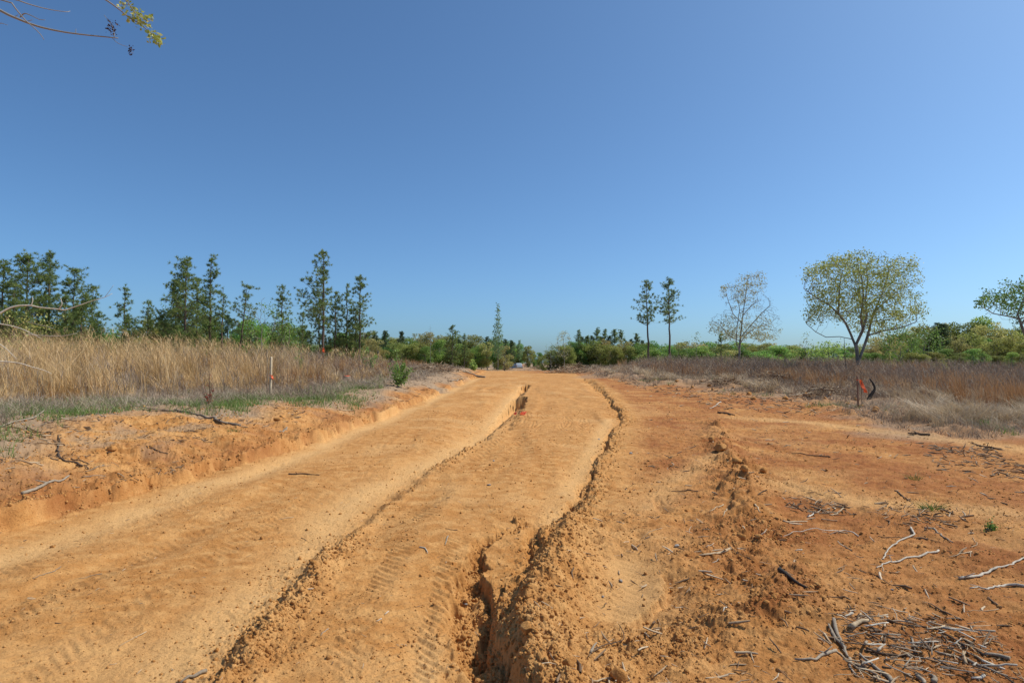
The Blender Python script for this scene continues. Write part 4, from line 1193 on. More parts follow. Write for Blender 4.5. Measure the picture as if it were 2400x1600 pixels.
def chips(g, x, y, L, tint, flat=True):
    n = len(x); az = rng.uniform(0, 6.28, n); tilt = rng.normal(size=n) * .22
    d = np.stack([np.cos(az) * np.cos(tilt), np.sin(az) * np.cos(tilt), np.sin(tilt)], 1)
    c = at(x, y, 0) + np.array([0, 0, 1]) * (np.abs(np.sin(tilt)) * L * .5 + .004)[:, None]
    rr = L * rng.uniform(.02, .075, n)
    rr = np.clip(rr, .0012, .009) * (1 + .03 * y)
    b = rng.uniform(.3, 1, n)
    mid = c + rng.normal(size=(n, 3)) * L[:, None] * .07 * np.array([1, 1, .4])
    prisms(g, c - d * L[:, None] * .5, mid, rr * b, rr, 4, tint)
    prisms(g, mid, c + d * L[:, None] * .5, rr, rr * rng.uniform(.2, .9, n), 4, tint)
def litter_patch(poly_px, n, L0, L1, g, lo=0, hi=1):
    n = int(n * .6); L1 = L1 * .8
    """n chips over a quadrilateral seen in the photograph"""
    Q = [hit(a, b, Hs)[:2] for a, b in poly_px]
    u, v = rng.uniform(0, 1, n), rng.uniform(0, 1, n)
    P = (np.outer((1 - u) * (1 - v), Q[0]) + np.outer(u * (1 - v), Q[1]) + np.outer(u * v, Q[2]) + np.outer((1 - u) * v, Q[3]))
    m = fbm(P[:, 0], P[:, 1], 2.0, 3, 301) > rng.uniform(-1.0, .5, n)
    P = P[m]; chips(g, P[:, 0], P[:, 1], np.exp(rng.uniform(math.log(L0), math.log(L1), len(P))), rng.uniform(lo, hi, len(P)) ** 1.2)
g = Geo()
litter_patch([(1990, 1440), (2310, 1455), (2440, 1660), (1980, 1650)], 1500, .012, .09, g)
litter_patch([(1990, 1420), (2200, 1440), (2330, 1560), (1930, 1500)], 420, .02, .12, g)
litter_patch([(2150, 1035), (2330, 1050), (2450, 1130), (2200, 1100)], 1300, .03, .22, g, 0, .7)
litter_patch([(1830, 1145), (1960, 1150), (2010, 1215), (1850, 1195)], 420, .03, .22, g, 0, .75)
litter_patch([(2050, 1180), (2260, 1190), (2280, 1250), (2060, 1240)], 260, .03, .2, g, 0, .8)
litter_patch([(1760, 1000), (1900, 1010), (1880, 1060), (1780, 1040)], 160, .03, .15, g, .2, 1)
litter_patch([(1400, 878), (1990, 945), (2400, 1000), (1700, 960)], 2600, .05, .4, g, 0, .8)
litter_patch([(0, 985), (230, 960), (260, 1070), (0, 1120)], 1100, .03, .22, g, 0, .8)
litter_patch([(200, 955), (760, 940), (700, 990), (260, 1040)], 900, .03, .2, g, 0, .65)
litter_patch([(350, 985), (520, 975), (500, 1060), (400, 1040)], 500, .03, .16, g, 0, .5)
litter_patch([(750, 930), (1120, 880), (1060, 900), (760, 1000)], 500, .05, .3, g, 0, .6)
litter_patch([(0, 1050), (480, 1080), (420, 1110), (0, 1200)], 260, .03, .16, g, 0, .7)
x, y = cand(3600, 2.8, 40, -5, 45, 1.3); rt, _ = zones(x, y); k = rng.uniform(0, 1, len(x)) < rt * .55; x, y = x[k], y[k]
chips(g, x, y, np.exp(rng.uniform(math.log(.012), math.log(.12), len(x))) * (1 + .03 * y), rng.uniform(0, 1, len(x)))
x, y = cand(420, 3, 30, -40, 5, 1.3); chips(g, x, y, rng.uniform(.01, .05, len(x)), rng.uniform(0, 1, len(x)))
for a, b, c, d_ in ((1300, 1010, 1500, 60), (860, 935, 1130, 40)):
    pass
tag(g.build('wood_litter', M['litter']), 'scattered bark scraps, twigs and splinters on the clay', 'litter', kind='stuff')

# ------------------------------------------------------------------ branches and sticks lying about, one thing each
SMAT = dict(g='stickgrey', w='stickwhite', b='stickbrown', t='sticktan', k='blackstone')
def stick(zoom, pts, r, m, label, name='stick', lift=0.0, group=None, jag=.4, cat=None):
    r = r * (.8 if m == 'w' and r > .0115 and r < .02 else .92)
    P = []
    for a, b in pts:
        p = hit(*zoom(a, b), Hs)
        P.append(p)
    P = np.array(P)
    L = np.sum(np.linalg.norm(np.diff(P, axis=0), axis=1))
    n = int(np.clip(L / max(.03, r * 3), 5, 26))
    s = np.concatenate([[0], np.cumsum(np.linalg.norm(np.diff(P, axis=0), axis=1))]); u = np.linspace(0, s[-1], n)
    Q = np.stack([np.interp(u, s, P[:, i]) for i in range(3)], 1)
    Q += rng.normal(size=Q.shape) * r * jag
    zz = Hs(Q[:, 0], Q[:, 1])
    k = np.ones(5) / 5
    top = np.maximum(zz, np.convolve(np.pad(zz, 2, mode='edge'), k, 'valid'))
    hump = lift * np.sin(np.linspace(0, np.pi, n))
    Q[:, 2] = top + r * .75 + hump
    rr = r * np.linspace(1, .5, n) * rng.uniform(.85, 1.12, n)
    if rng.uniform() < .5: rr = rr[::-1]
    g = Geo(); tube(g, Q, rr, 7, rng.uniform(.2, .9), True, rng.uniform(.7, 1))
    if L > .35 and r > .006:          # a broken side stub or two
        for _ in range(rng.integers(1, 3)):
            i = rng.integers(1, n - 1); dd = unit(rng.normal(size=3) * np.array([1, 1, .3]) + [0, 0, .5]); ll = rng.uniform(2.5, 7) * r
            tube(g, [Q[i], Q[i] + dd * ll * .6, Q[i] + dd * ll], [rr[i] * .6, rr[i] * .45, rr[i] * .3], 5, .5)
    o = g.build(name, M[SMAT[m]], None, True, origin=Q[0])
    tag(o, label, cat or name.replace('_', ' '), group)
    return o
Z = {}
def zf(x0, y0, s): return lambda a, b: (x0 + a / s, y0 + b / s)
Z8, Z7, Z6, Z5 = zf(1800, 1200, 3.92), zf(1200, 1200, 3.92), zf(600, 1200, 3.92), zf(0, 1200, 3.92)
Z3, Z2, ZL, ZA, Z4 = zf(1200, 840, 3.92), zf(600, 780, 3.92), zf(0, 900, 5.88), zf(0, 850, 3.36), zf(1780, 820, 3.734)
Z10 = zf(900, 640, 4.523)
def S(z, label, r, m, *pts, name='stick', **kw): stick(z, pts, r, m, label, name, **kw)
S(Z8, 'white forked branch with a short hook at its upper end', .0125, 'w', (1050, 435), (1100, 350), (1180, 290), (1250, 255), (1345, 210), (1310, 145), name='branch')
S(Z8, 'white bent branch whose left end meets the foot of the hooked one', .0125, 'w', (990, 515), (1060, 480), (1210, 455), (1330, 415), (1570, 360), name='branch')
S(Z8, 'longest white branch, running out of the right picture edge', .015, 'w', (1760, 612), (1880, 600), (2050, 545), (2200, 500), (2380, 420), name='branch')
S(Z8, 'white wavy branch below the longest one at the right edge', .013, 'w', (1860, 705), (1930, 690), (1990, 715), (2080, 690), (2200, 680), (2400, 690), name='branch')
S(Z8, 'long thin pale arched twig left of the white forked branches', .006, 'w', (120, 222), (230, 190), (380, 175), (560, 190), (700, 190), (835, 230), name='twig', lift=.02)
S(Z8, 'thin brown twig crossing behind the hooked white branch', .005, 'b', (1010, 225), (1180, 235), (1440, 235), (1590, 280), name='twig')
S(Z8, 'brown and white peeling stick right of the hooked white branch', .010, 'g', (1440, 150), (1520, 155), (1590, 215), (1700, 285))
S(Z8, 'short tan stick right of the white bent branch', .007, 't', (1660, 420), (1740, 395), (1870, 365))
S(Z8, 'charred black stick with a thick end left of the wood chip pile', .019, 'k', (110, 545), (190, 590), (260, 645), (350, 705))
S(Z8, 'thin dark twig slanting down below the white bent branch', .005, 'b', (840, 530), (960, 565), (1080, 640), (1210, 710), name='twig')
S(Z8, 'short dark twig just above the pale chips of the pile', .006, 'b', (540, 780), (640, 800), (760, 808), name='twig')
S(Z8, 'straight dark stick above the right side of the chip pile', .0085, 'b', (1500, 850), (1640, 925), (1780, 1000))
S(Z8, 'thick pale peeled log stub at the upper left of the chip pile', .020, 't', (750, 1062), (830, 1040), (905, 1012), name='log_stub')
S(Z8, 'left of two parallel grey sticks at the left side of the pile', .013, 'g', (550, 1030), (620, 1160), (700, 1270))
S(Z8, 'right and longer of two parallel grey sticks at the left side of the pile', .013, 'g', (605, 990), (640, 1130), (735, 1340))
S(Z8, 'grey stick with a white broken end left of the two parallel ones', .011, 'g', (260, 1365), (400, 1360), (500, 1325), (625, 1285))
S(Z8, 'short pale split stick beside the two parallel grey ones', .008, 't', (510, 1120), (590, 1230))
S(Z8, 'thin tan split strip crossing the foot of the two parallel sticks', .006, 't', (600, 1270), (740, 1370))
S(Z8, 'short curved grey stick below the two parallel ones', .010, 'g', (745, 1350), (760, 1450), (820, 1510))
S(Z8, 'long grey split stake lying slanted at the bottom of the pile', .013, 'g', (855, 1320), (1000, 1440), (1150, 1568))
S(Z8, 'grey stick beside and left of the long split stake', .011, 'g', (800, 1400), (1060, 1530))
S(Z8, 'short upright-lying grey stick in the middle of the pile', .008, 'g', (1355, 1280), (1320, 1150))
S(Z8, 'dark curved stick across the middle of the pile', .012, 'b', (920, 1270), (1120, 1330), (1370, 1310))
S(Z8, 'dark stick slanting along the upper right side of the pile', .010, 'b', (1800, 1170), (1900, 1260), (2000, 1330))
S(Z8, 'thick grey stick at the right end of the pile', .015, 'g', (2000, 1320), (2120, 1338), (2230, 1355))
S(Z8, 'tan split stick below the thick one at the right end of the pile', .009, 't', (1800, 1280), (1980, 1370), (2140, 1450))
S(Z8, 'lowest long grey stick at the right end of the pile', .010, 'g', (1820, 1350), (2000, 1440), (2200, 1520))
S(Z8, 'dark wet-looking stick at the top of the pile', .010, 'b', (1100, 1000), (1290, 1055))
S(Z8, 'thin brown stick at the top right of the pile', .008, 'b', (1290, 1050), (1460, 1065), (1620, 1095))
S(Z8, 'thick grey stub poking from the bottom edge, left one of two', .016, 'g', (1380, 1510), (1430, 1590), name='log_stub')
S(Z8, 'thick grey stub poking from the bottom edge, right one of two', .016, 'g', (1490, 1510), (1550, 1590), name='log_stub')
S(Z8, 'white wood chip above the pale log stub', .012, 'w', (700, 965), (775, 935), name='wood_chip')
S(Z8, 'tan wood chip directly above the pale log stub', .012, 't', (815, 990), (860, 940), name='wood_chip')
S(Z8, 'small white chip right of the pale log stub', .009, 'w', (1040, 980), (1100, 966), name='wood_chip')
S(Z8, 'white chip at the bottom right beyond the pile', .012, 'w', (1890, 1530), (1990, 1505), name='wood_chip')
S(Z8, 'tiny white cylinder of wood under the long arched twig', .007, 'w', (248, 355), (305, 350), name='wood_chip')
S(Z8, 'forked dark stick with a white knot near the right edge', .009, 'b', (2020, 780), (2080, 840), (2140, 890))
S(Z8, 'long thin pale twig low by the right edge', .003, 't', (1800, 915), (1960, 905), (2120, 890), name='twig')
S(Z8, 'brown stick with a grey end in the debris above the arched twig', .011, 't', (140, 85), (250, 92), (360, 90))
S(Z8, 'tan stick right of the brown one in the upper debris', .008, 't', (490, 65), (560, 75), (640, 82))
S(Z8, 'white splintered wood shard in the upper debris', .013, 'w', (360, 45), (420, 20), (470, -5), name='wood_chip')
S(Z8, 'kinked pale twig right of the brown and white peeling stick', .004, 't', (1860, 325), (1925, 300), (1880, 230), name='twig')
S(Z7, 'pale split log piece with a frayed end lying right of the smooth hollow', .017, 't', (1740, 408), (1860, 378), (2005, 345), name='log_stub')
S(Z7, 'thin bowed twig passing over the pale split log piece', .004, 'b', (1850, 220), (1930, 262), (1990, 320), (2100, 400), (2190, 435), name='twig', lift=.02)
S(Z7, 'pale curved twig above the smooth hollow', .004, 't', (1190, 245), (1270, 180), (1380, 145), name='twig')
S(Z7, 'twisted thorny vine lying below the smooth hollow', .0045, 'b', (740, 1290), (830, 1250), (930, 1235), (1030, 1195), (1010, 1100), (975, 1030), name='twig', lift=.015)
S(Z7, 'short broken grey stub at the left end of the twisted vine', .009, 'g', (712, 1300), (745, 1250), (782, 1212))
S(Z7, 'small white peg of wood right of the smooth hollow', .0055, 'w', (1932, 920), (1975, 870), name='wood_chip')
S(Z7, 'long pale strip lying along the bottom edge right of the gully', .007, 't', (720, 1548), (900, 1540), (1080, 1550))
S(Z7, 'little pale splinter above the split log piece', .004, 'w', (1790, 325), (1845, 295), name='wood_chip')
S(Z7, 'little pale splinter below the split log piece', .004, 'w', (1845, 465), (1915, 435), name='wood_chip')
S(Z3, 'short pale stick at the verge right of the clod row', .022, 'w', (1820, 465), (1870, 440), (1920, 400))
S(Z3, 'thin dark stick behind the short pale one at the verge', .014, 'b', (1850, 370), (1940, 400), (2025, 432))
S(Z3, 'dark log with a pale cut end above the clod row', .03, 'b', (1900, 498), (1980, 508), (2045, 525), name='log_stub')
S(Z3, 'dark thin stick lying level over the small crust scarp', .010, 'b', (1465, 1222), (1600, 1215), (1710, 1222))
S(Z3, 'pale curved stick right of the small crust scarp', .008, 't', (1820, 1405), (1900, 1370), (1940, 1345))
S(Z3, 'short pale stick below the curved one by the crust scarp', .008, 't', (1940, 1455), (1975, 1385))
S(Z3, 'pale curled bark piece left of the upper debris', .011, 't', (2230, 1345), (2260, 1380), (2285, 1430), name='wood_chip')
S(Z4, 'thin dark stick with a knob lying on the red ground', .012, 'b', (280, 905), (450, 925), (620, 938))
S(Z4, 'short dark stick slanting above the grass tuft on the right', .010, 'b', (1185, 1235), (1250, 1280), (1320, 1328))
S(Z4, 'pale curved stick in the right middle debris', .012, 't', (615, 1450), (700, 1425), (732, 1385))
S(Z4, 'grey weathered stick leaning in the right verge weeds', .018, 'g', (120, 345), (180, 385), (240, 420), lift=.1)
S(Z4, 'brown half-buried log along the pale wash on the right', .03, 'b', (1310, 735), (1400, 745), (1505, 752), name='log_stub')
S(Z4, 'long brown root line at the far right of the pale wash', .02, 'b', (1850, 815), (2000, 855), (2120, 875))
S(Z2, 'flat dark stick lying alone across the left track', .012, 'b', (305, 1300), (440, 1298), (580, 1308))
S(Z2, 'short tan stick on the bank below the green grass', .018, 't', (765, 708), (895, 714))
S(Z2, 'short grey stick low on the middle of the bank', .014, 'g', (222, 915), (285, 875))
S(Z2, 'pale grey log lying on the field edge beside the painted stump', .045, 'w', (925, 447), (1040, 467), (1110, 487), name='log')
S(Z10, 'pale grey log lying at the far end of the bank by the crest', .075, 'g', (848, 1048), (950, 1080), (1068, 1108), name='log')
S(Z10, 'bent grey root at the far end of the bank below the log', .05, 'g', (710, 1150), (780, 1140), (835, 1115), name='root')
S(ZL, 'thick grey weathered branch on the bare lower bank at far left', .021, 'g', (300, 1520), (430, 1480), (600, 1400), (760, 1340), (940, 1275), name='branch')
S(ZL, 'dark S-shaped root curling down the bank at far left', .017, 'b', (790, 710), (820, 800), (800, 930), (812, 1020), (880, 1070), (1050, 1095), (1120, 1145), name='root')
S(ZL, 'brown root right of the S-shaped one', .010, 'b', (980, 1030), (1120, 1060), (1235, 1110), name='root')
S(ZL, 'thin grey stick with a knob right of the thick weathered branch', .009, 'g', (1180, 1210), (1330, 1150), (1430, 1115))
S(ZL, 'thin grey twig below the knobbed stick on the bank', .008, 'g', (1120, 1290), (1260, 1270), (1420, 1265), name='twig')
S(ZL, 'long grey branch rising from the bank rim into the green grass', .017, 'g', (0, 600), (230, 520), (450, 490), (600, 410), (800, 300), (1000, 235), name='branch', lift=.06)
S(ZL, 'long grey branch along the bank rim under the rising one', .014, 'g', (450, 590), (650, 540), (800, 480), (1000, 470), (1150, 440), (1290, 420), name='branch')
S(ZL, 'bleached short stick at the end of the rim branch', .012, 'w', (1320, 420), (1400, 440), (1460, 455))
S(ZL, 'dark wavy root on the orange bank left of its middle', .011, 'b', (2020, 860), (2110, 890), (2200, 940), (2320, 965), name='root')
S(ZL, 'small dark twig standing out on the bare bank', .006, 'b', (2180, 1250), (2230, 1165), name='twig')
S(ZL, 'lower of two crossed thin twigs on the bank', .006, 'b', (1790, 1320), (1890, 1370), name='twig')
S(ZL, 'upper of two crossed thin twigs on the bank', .006, 'b', (1790, 1250), (1850, 1305), (1910, 1345), name='twig')
S(ZA, 'thick grey fallen branch slanting down at the middle of the bank rim', .034, 'g', (1380, 375), (1500, 400), (1620, 435), (1720, 465), (1880, 495), name='branch')
S(ZA, 'thin grey branch lying along the bank rim left of the thick fallen one', .015, 'g', (960, 365), (1060, 355), (1200, 378), (1390, 385), name='branch', lift=.03)
S(ZA, 'short grey stick on the upper bank right of the thick fallen branch', .016, 'g', (2200, 548), (2258, 510))
S(ZA, 'curved bare white stem standing by the left stake', .010, 'w', (2020, 180), (2040, 130), (2042, 70), name='twig')
S(Z5, 'thin grey twig with tangled fine tips on the left track', .004, 'g', (300, 612), (420, 565), (500, 545), (560, 500), name='twig')
S(Z5, 'thin bent grey twig right of the tangled one on the left track', .003, 'g', (720, 612), (800, 605), (850, 575), (940, 565), name='twig')
S(Z5, 'pale straw-like splinter low on the left track', .0032, 't', (1100, 1228), (1190, 1180), (1340, 1100), name='twig')
S(Z5, 'tiny dark bark scrap on the left track', .0045, 'b', (500, 1020), (558, 1022), name='wood_chip')
S(Z5, 'grey weathered stick at the bottom edge in the second rut', .015, 'g', (1660, 1568), (1780, 1520), (1900, 1478))
S(Z6, 'thin pale twig left of the second rut', .0035, 't', (205, 68), (270, 55), (345, 45), name='twig')
S(Z6, 'short dark splinter beside the second rut', .0035, 'b', (415, 235), (475, 270), name='wood_chip')
S(Z6, 'pale hooked wood piece above the tyre marks', .007, 'w', (1512, 325), (1550, 330), (1580, 382), name='wood_chip')
S(Z6, 'grey stick tipping into the head of the gully', .007, 'g', (1762, 222), (1735, 305))
S(Z6, 'dark forked twig above the head of the gully', .004, 'b', (1740, 150), (1800, 165), (1850, 165), name='twig')
S(Z6, 'small white peg in the middle of the tyre marks', .005, 'w', (1185, 942), (1215, 913), name='wood_chip')
S(Z6, 'small white peg below the other in the tyre marks', .005, 'w', (1105, 1002), (1152, 978), name='wood_chip')
S(Z6, 'grey splinter low in the tyre marks', .004, 'g', (590, 1145), (670, 1075), name='wood_chip')
# the crowd of splinters in the chip pile
Q4 = [hit(a, b, Hs)[:2] for a, b in ((1990, 1445), (2290, 1465), (2430, 1625), (1980, 1600))]
for i in range(105):
    u, v = rng.uniform(0, 1, 2); c = (1 - u) * (1 - v) * Q4[0] + u * (1 - v) * Q4[1] + u * v * Q4[2] + (1 - u) * v * Q4[3]
    L = rng.uniform(.035, .17); az = rng.choice([-.55, rng.uniform(0, 3.14), rng.uniform(0, 3.14)]) + rng.normal() * .3; d_ = np.array([math.cos(az), math.sin(az)]) * L / 2
    r = rng.uniform(.003, .009); m = 'ggbtwtb'[rng.integers(0, 7)]
    n = 5; Q = np.stack([np.linspace(c[0] - d_[0], c[0] + d_[0], n), np.linspace(c[1] - d_[1], c[1] + d_[1], n)], 1) + rng.normal(size=(n, 2)) * L * .02
    z0 = Hs(Q[:, 0], Q[:, 1]).max() + r + rng.uniform(0, .03); tl = rng.normal() * .16
    Q = np.concatenate([Q, (z0 + np.linspace(-1, 1, n) * L * .5 * tl)[:, None]], 1)
    gg = Geo(); tube(gg, Q, r * np.linspace(1, rng.uniform(.3, 1), n), 5, rng.uniform(), True, rng.uniform(.3, .9))
    col = dict(g='grey', b='dark brown', t='tan', w='whitish')[m]
    tag(gg.build('wood_splinter', M[SMAT[m]], None, False, origin=Q[0]), 'small %s splinter in the heap of wood chips at the bottom right' % col, 'splinter', 'splinters of the chip pile')

# stones and single clods
def stone(p, r, mat, label, name='stone', cat='stone', sq=.75, group=None):
    bm_V = []; 
    import bmesh
    bm = bmesh.new(); bmesh.ops.create_icosphere(bm, subdivisions=3, radius=1)
    s0 = rng.uniform(0, 99); ax = rng.uniform(.7, 1.25, 3); ax[2] *= sq
    co = np.array([v.co[:] for v in bm.verts])
    pl = rand_unit(9); off = rng.uniform(.55, .9, 9)
    for a, o in zip(pl, off):
        dd = co @ a - o; co = co - np.where(dd > 0, dd, 0)[:, None] * a * .9
    co *= 1 + .06 * vnoise(co[:, 0] * 4 + s0, co[:, 1] * 4 + co[:, 2] * 3)[:, None]
    F_ = np.array([[v.index for v in f.verts] for f in bm.faces]); bm.free()
    me = mesh(name, co * ax * r, [F_], mat, rng.uniform(.1, .9) + .1 * co[:, 2], False)
    o = link(name, me, None, (p[0], p[1], p[2] + r * .35)); o.rotation_euler[2] = rng.uniform(0, 6)
    tag(o, label, cat, group)
for z, a, b, r, m, lb in ((Z7, 1000, 640, .020, 'stone', 'pale grey angular stone at the left rim of the smooth hollow'), (Z7, 1515, 315, .024, 'stone', 'grey bark-like stone flake above the smooth hollow'), (Z7, 2085, 845, .013, 'stone', 'small pale stone right of the white peg'), (Z7, 835, 780, .011, 'stone', 'little pale stone left of the smooth hollow'),
                         (Z3, 1090, 875, .030, 'stone', 'whitish stone on the flat ground right of the main crack'), (Z3, 800, 745, .028, 'stone', 'dark grey stone on the pale strip left of the main crack'), (Z2, 2140, 1400, .022, 'stone', 'pointed grey stone between the second rut and the crack'), (Z2, 2182, 1178, .022, 'stone', 'small grey stone beyond the pointed one'),
                         (Z8, 1140, 715, .009, 'stone', 'round pebble at the end of the thin dark twig'), (Z6, 2080, 0, .0, 'stone', ''), (Z6, 1925, 848, .012, 'stone', 'grey leaf-like stone in the gully floor')):
    if r: stone(hit(*z(a, b), Hs), r, M[m], lb)
CL = [(1105, 1385, .05, 'upper left'), (1145, 1415, .06, 'middle'), (1170, 1440, .045, 'right'), (1110, 1480, .045, 'floor'), (1130, 1530, .05, 'lower')]
for px, py, r, w in ((1275, 1452, .028, 'pale round clod on the ridge shoulder right of the gully'), (1238, 1478, .045, 'large clod overhanging the shaded gully wall'), (1225, 1450, .026, 'small clod behind the overhanging one'), (1735, 1262, .045, 'left one of two red clods right of the smooth hollow'), (1778, 1262, .038, 'right one of two red clods right of the smooth hollow'),
                     (1668, 1032, .09, 'big clod at the near end of the clod row'), (1690, 1055, .10, 'biggest red clod in the clod row'), (1725, 1085, .08, 'red clod right of the clod row'), (1745, 1102, .07, 'rounded red clod at the lower end of the clod row'), (1790, 1106, .07, 'lone red clod right of the clod row'), (650, 985, .08, 'pale round clod on the middle of the left bank'), (662, 978, .06, 'smaller clod beside the pale round one on the bank'),
                     (262, 1055, .06, 'round sandy clod on the left bank'), (1335, 1560, .035, 'orange clod near the bottom edge right of the ridge'), (1450, 1590, .05, 'flaky orange clod at the bottom edge'), (1670, 915, .12, 'red clod at the right verge under the weeds')):
    stone(G(px, py), r, M['clod'], w, 'clay_clod', 'clod', .8)
for i in range(26):
    px = rng.uniform(1480, 2080); py = 888 + (px - 1480) * .115 + rng.normal() * 8
    stone(G(px, py), rng.uniform(.05, .13), M['clod'], 'red clay clod among the many along the right verge', 'clay_clod', 'clod', .8, 'clods along the right verge')

# ------------------------------------------------------------------ stakes, ribbons, stump, saplings, snags
def post(px, ybase, ytop, w, lean, mat, label, name='survey_stake', cat='stake', ribbon=None, thick=.5):
    p = G(px, ybase); h = (ybase - ytop) / F * p[1]
    e = empty(name, tuple(p), label, cat)
    g = Geo(); a, b = w / 2, w / 2 * thick
    rows = []
    for t in (-.06, .3, .6, .97, 1.0):
        k = 1 if t < .98 else .75
        cx = lean * h * t + .004 * math.sin(t * 5)
        rows += [(cx - a * k, -b * k, h * t), (cx + a * k, -b * k, h * t), (cx + a * k, b * k, h * t), (cx - a * k, b * k, h * t)]
    f = []
    for i in range(4):
        for j in range(4): f.append([i * 4 + j, i * 4 + (j + 1) % 4, i * 4 + 4 + (j + 1) % 4, i * 4 + 4 + j])
    f.append([16, 17, 18, 19]); f.append([3, 2, 1, 0])
    g.add(rows, np.array(f), .5); g.build('shaft', M[mat], e)
    if ribbon:
        (x0, y0), (x1, y1), rw = ribbon
        q0 = (np.array([(x0 - px) / F * p[1], -.03, (ybase - y0) / F * p[1]])); q1 = np.array([(x1 - px) / F * p[1], -.05, (ybase - y1) / F * p[1]])
        n = 9; V = []
        for i in range(n):
            t = i / (n - 1); c = q0 + (q1 - q0) * t + np.array([.010 * math.sin(t * 8), .03 * math.sin(t * 6), .01 * math.sin(t * 9)])
            ww = rw * (.55 + .45 * math.sin(min(1, t * 2) * 1.57)) * .5
            V += [c + np.array([-ww, .012 * math.sin(t * 7), .2 * ww]), c + np.array([0, -.012, 0]), c + np.array([ww, .012 * math.cos(t * 7), -.2 * ww])]
        f = []
        for i in range(n - 1):
            for j in range(2): f.append([i * 3 + j, i * 3 + j + 1, i * 3 + 4 + j, i * 3 + 3 + j])
        gr = Geo(); gr.add(V, np.array(f), rng.uniform(0, 1, len(V)))
        an = np.linspace(0, 2 * np.pi, 9)[:-1]
        kx = lean * q0[2]
        VV = [(kx + math.cos(t) * w * .72, math.sin(t) * w * .5, q0[2] + dz) for dz in (-.012, .012) for t in an]
        gr.add(VV, np.array([[i, (i + 1) % 8, 8 + (i + 1) % 8, 8 + i] for i in range(8)]), .5)
        gr.build('ribbon', M['orange'], e)
    return e
post(2011, 952, 880, .055, .0, 'stakered', 'weathered reddish survey stake with orange ribbon in the right verge', ribbon=((2017, 890), (2027, 920), .13))
pale = post(633, 934, 836, .065, .02, 'stake', 'pale new survey stake in the left field with a small orange tie at its foot', ribbon=((636, 880), (637, 889), .06))
pale.rotation_euler[2] = R(50)
post(626, 934, 820, .018, -.01, 'stickgrey', 'thin grey rod standing behind the pale left stake', 'thin_rod', 'rod')
post(2020, 951, 868, .016, -.01, 'stickbrown', 'thin rusty rod just right of the ribboned stake', 'thin_rod', 'rod')
post(757, 880, 806, .022, 0, 'stickbrown', 'slim dark stem with orange ribbon high in the left brush', 'marked_stem', 'stem', ribbon=((757, 815), (759, 826), .12))
post(1515, 878, 858, .03, 0, 'stickbrown', 'short dark peg in the pale weeds of the right verge', 'wooden_peg', 'peg')
post(1955, 905, 868, .03, .05, 'stickgrey', 'thin grey dead stem in the brush left of the right stake', 'dead_stalk', 'stalk')

def snag(pts, base_px, r, mat, label, name='snag'):
    p = G(*base_px); d = p[1]
    P = [np.array([(a - base_px[0]) / F * d, .05 * i, (base_px[1] - b) / F * d]) for i, (a, b) in enumerate(pts)]
    P = np.array(P); s = np.linspace(0, len(P) - 1, 14); Q = np.stack([np.interp(s, np.arange(len(P)), P[:, i]) for i in range(3)], 1)
    for _ in range(2): Q[1:-1] = (Q[:-2] + Q[1:-1] * 2 + Q[2:]) / 4
    Q[0] -= [0, 0, .08]
    g = Geo(); tube(g, Q, r * np.linspace(1.25, .4, 14), 8, .4)
    o = g.build(name, M[mat], None, True, origin=(0, 0, 0)); o.location = tuple(p)
    tag(o, label, 'snag'); return o
snag([(2034, 937), (2046, 922), (2056, 912), (2054, 900), (2047, 888)], (2034, 937), .055, 'blackstone', 'dark curved snag beside the ribboned stake', 'curved_snag')
snag([(1964, 868), (1957, 858), (1950, 843)], (1964, 872), .06, 'stickwhite', 'short bleached leaning snag in the brush left of the big oak', 'bleached_snag')
snag([(1985, 880), (1983, 850), (1982, 790)], (1985, 885), .03, 'stickbrown', 'thin dark dead pole left of the big oak trunk', 'dead_pole')

def stump():
    p = G(812, 893); e = empty('tree_stump', tuple(p), 'low pale stump with an orange painted top on the left field edge', 'stump')
    g = Geo(); n = 22; an = np.arange(n) * 2 * np.pi / n; V = []
    wob = 1 + .12 * np.sin(an * 3 + 1) + .08 * np.sin(an * 5)
    zs = [(-.12, 1.9), (.02, 1.35), (.10, 1.08), (.20, 1.0), (.26, .96)]
    for z_, k in zs: V += [(math.cos(a) * .17 * k * w_, math.sin(a) * .17 * k * w_, z_ + .02 * math.sin(a * 2)) for a, w_ in zip(an, wob ** (1.5 if z_ < .1 else 1))]
    f = [[r_ * n + i, r_ * n + (i + 1) % n, (r_ + 1) * n + (i + 1) % n, (r_ + 1) * n + i] for r_ in range(4) for i in range(n)]
    g.add(V, np.array(f), .6); g.build('bark', M['stickgrey'], e, True)
    g = Geo(); V = [(math.cos(a) * .163 * w_, math.sin(a) * .163 * w_, .262 + .02 * math.sin(a * 2)) for a, w_ in zip(an, wob)] + [(0, 0, .275)]
    g.add(V, np.array([[i, (i + 1) % n, n] for i in range(n)]), rng.uniform(0, 1, n + 1)); g.build('painted_top', M['orange'], e)
stump()

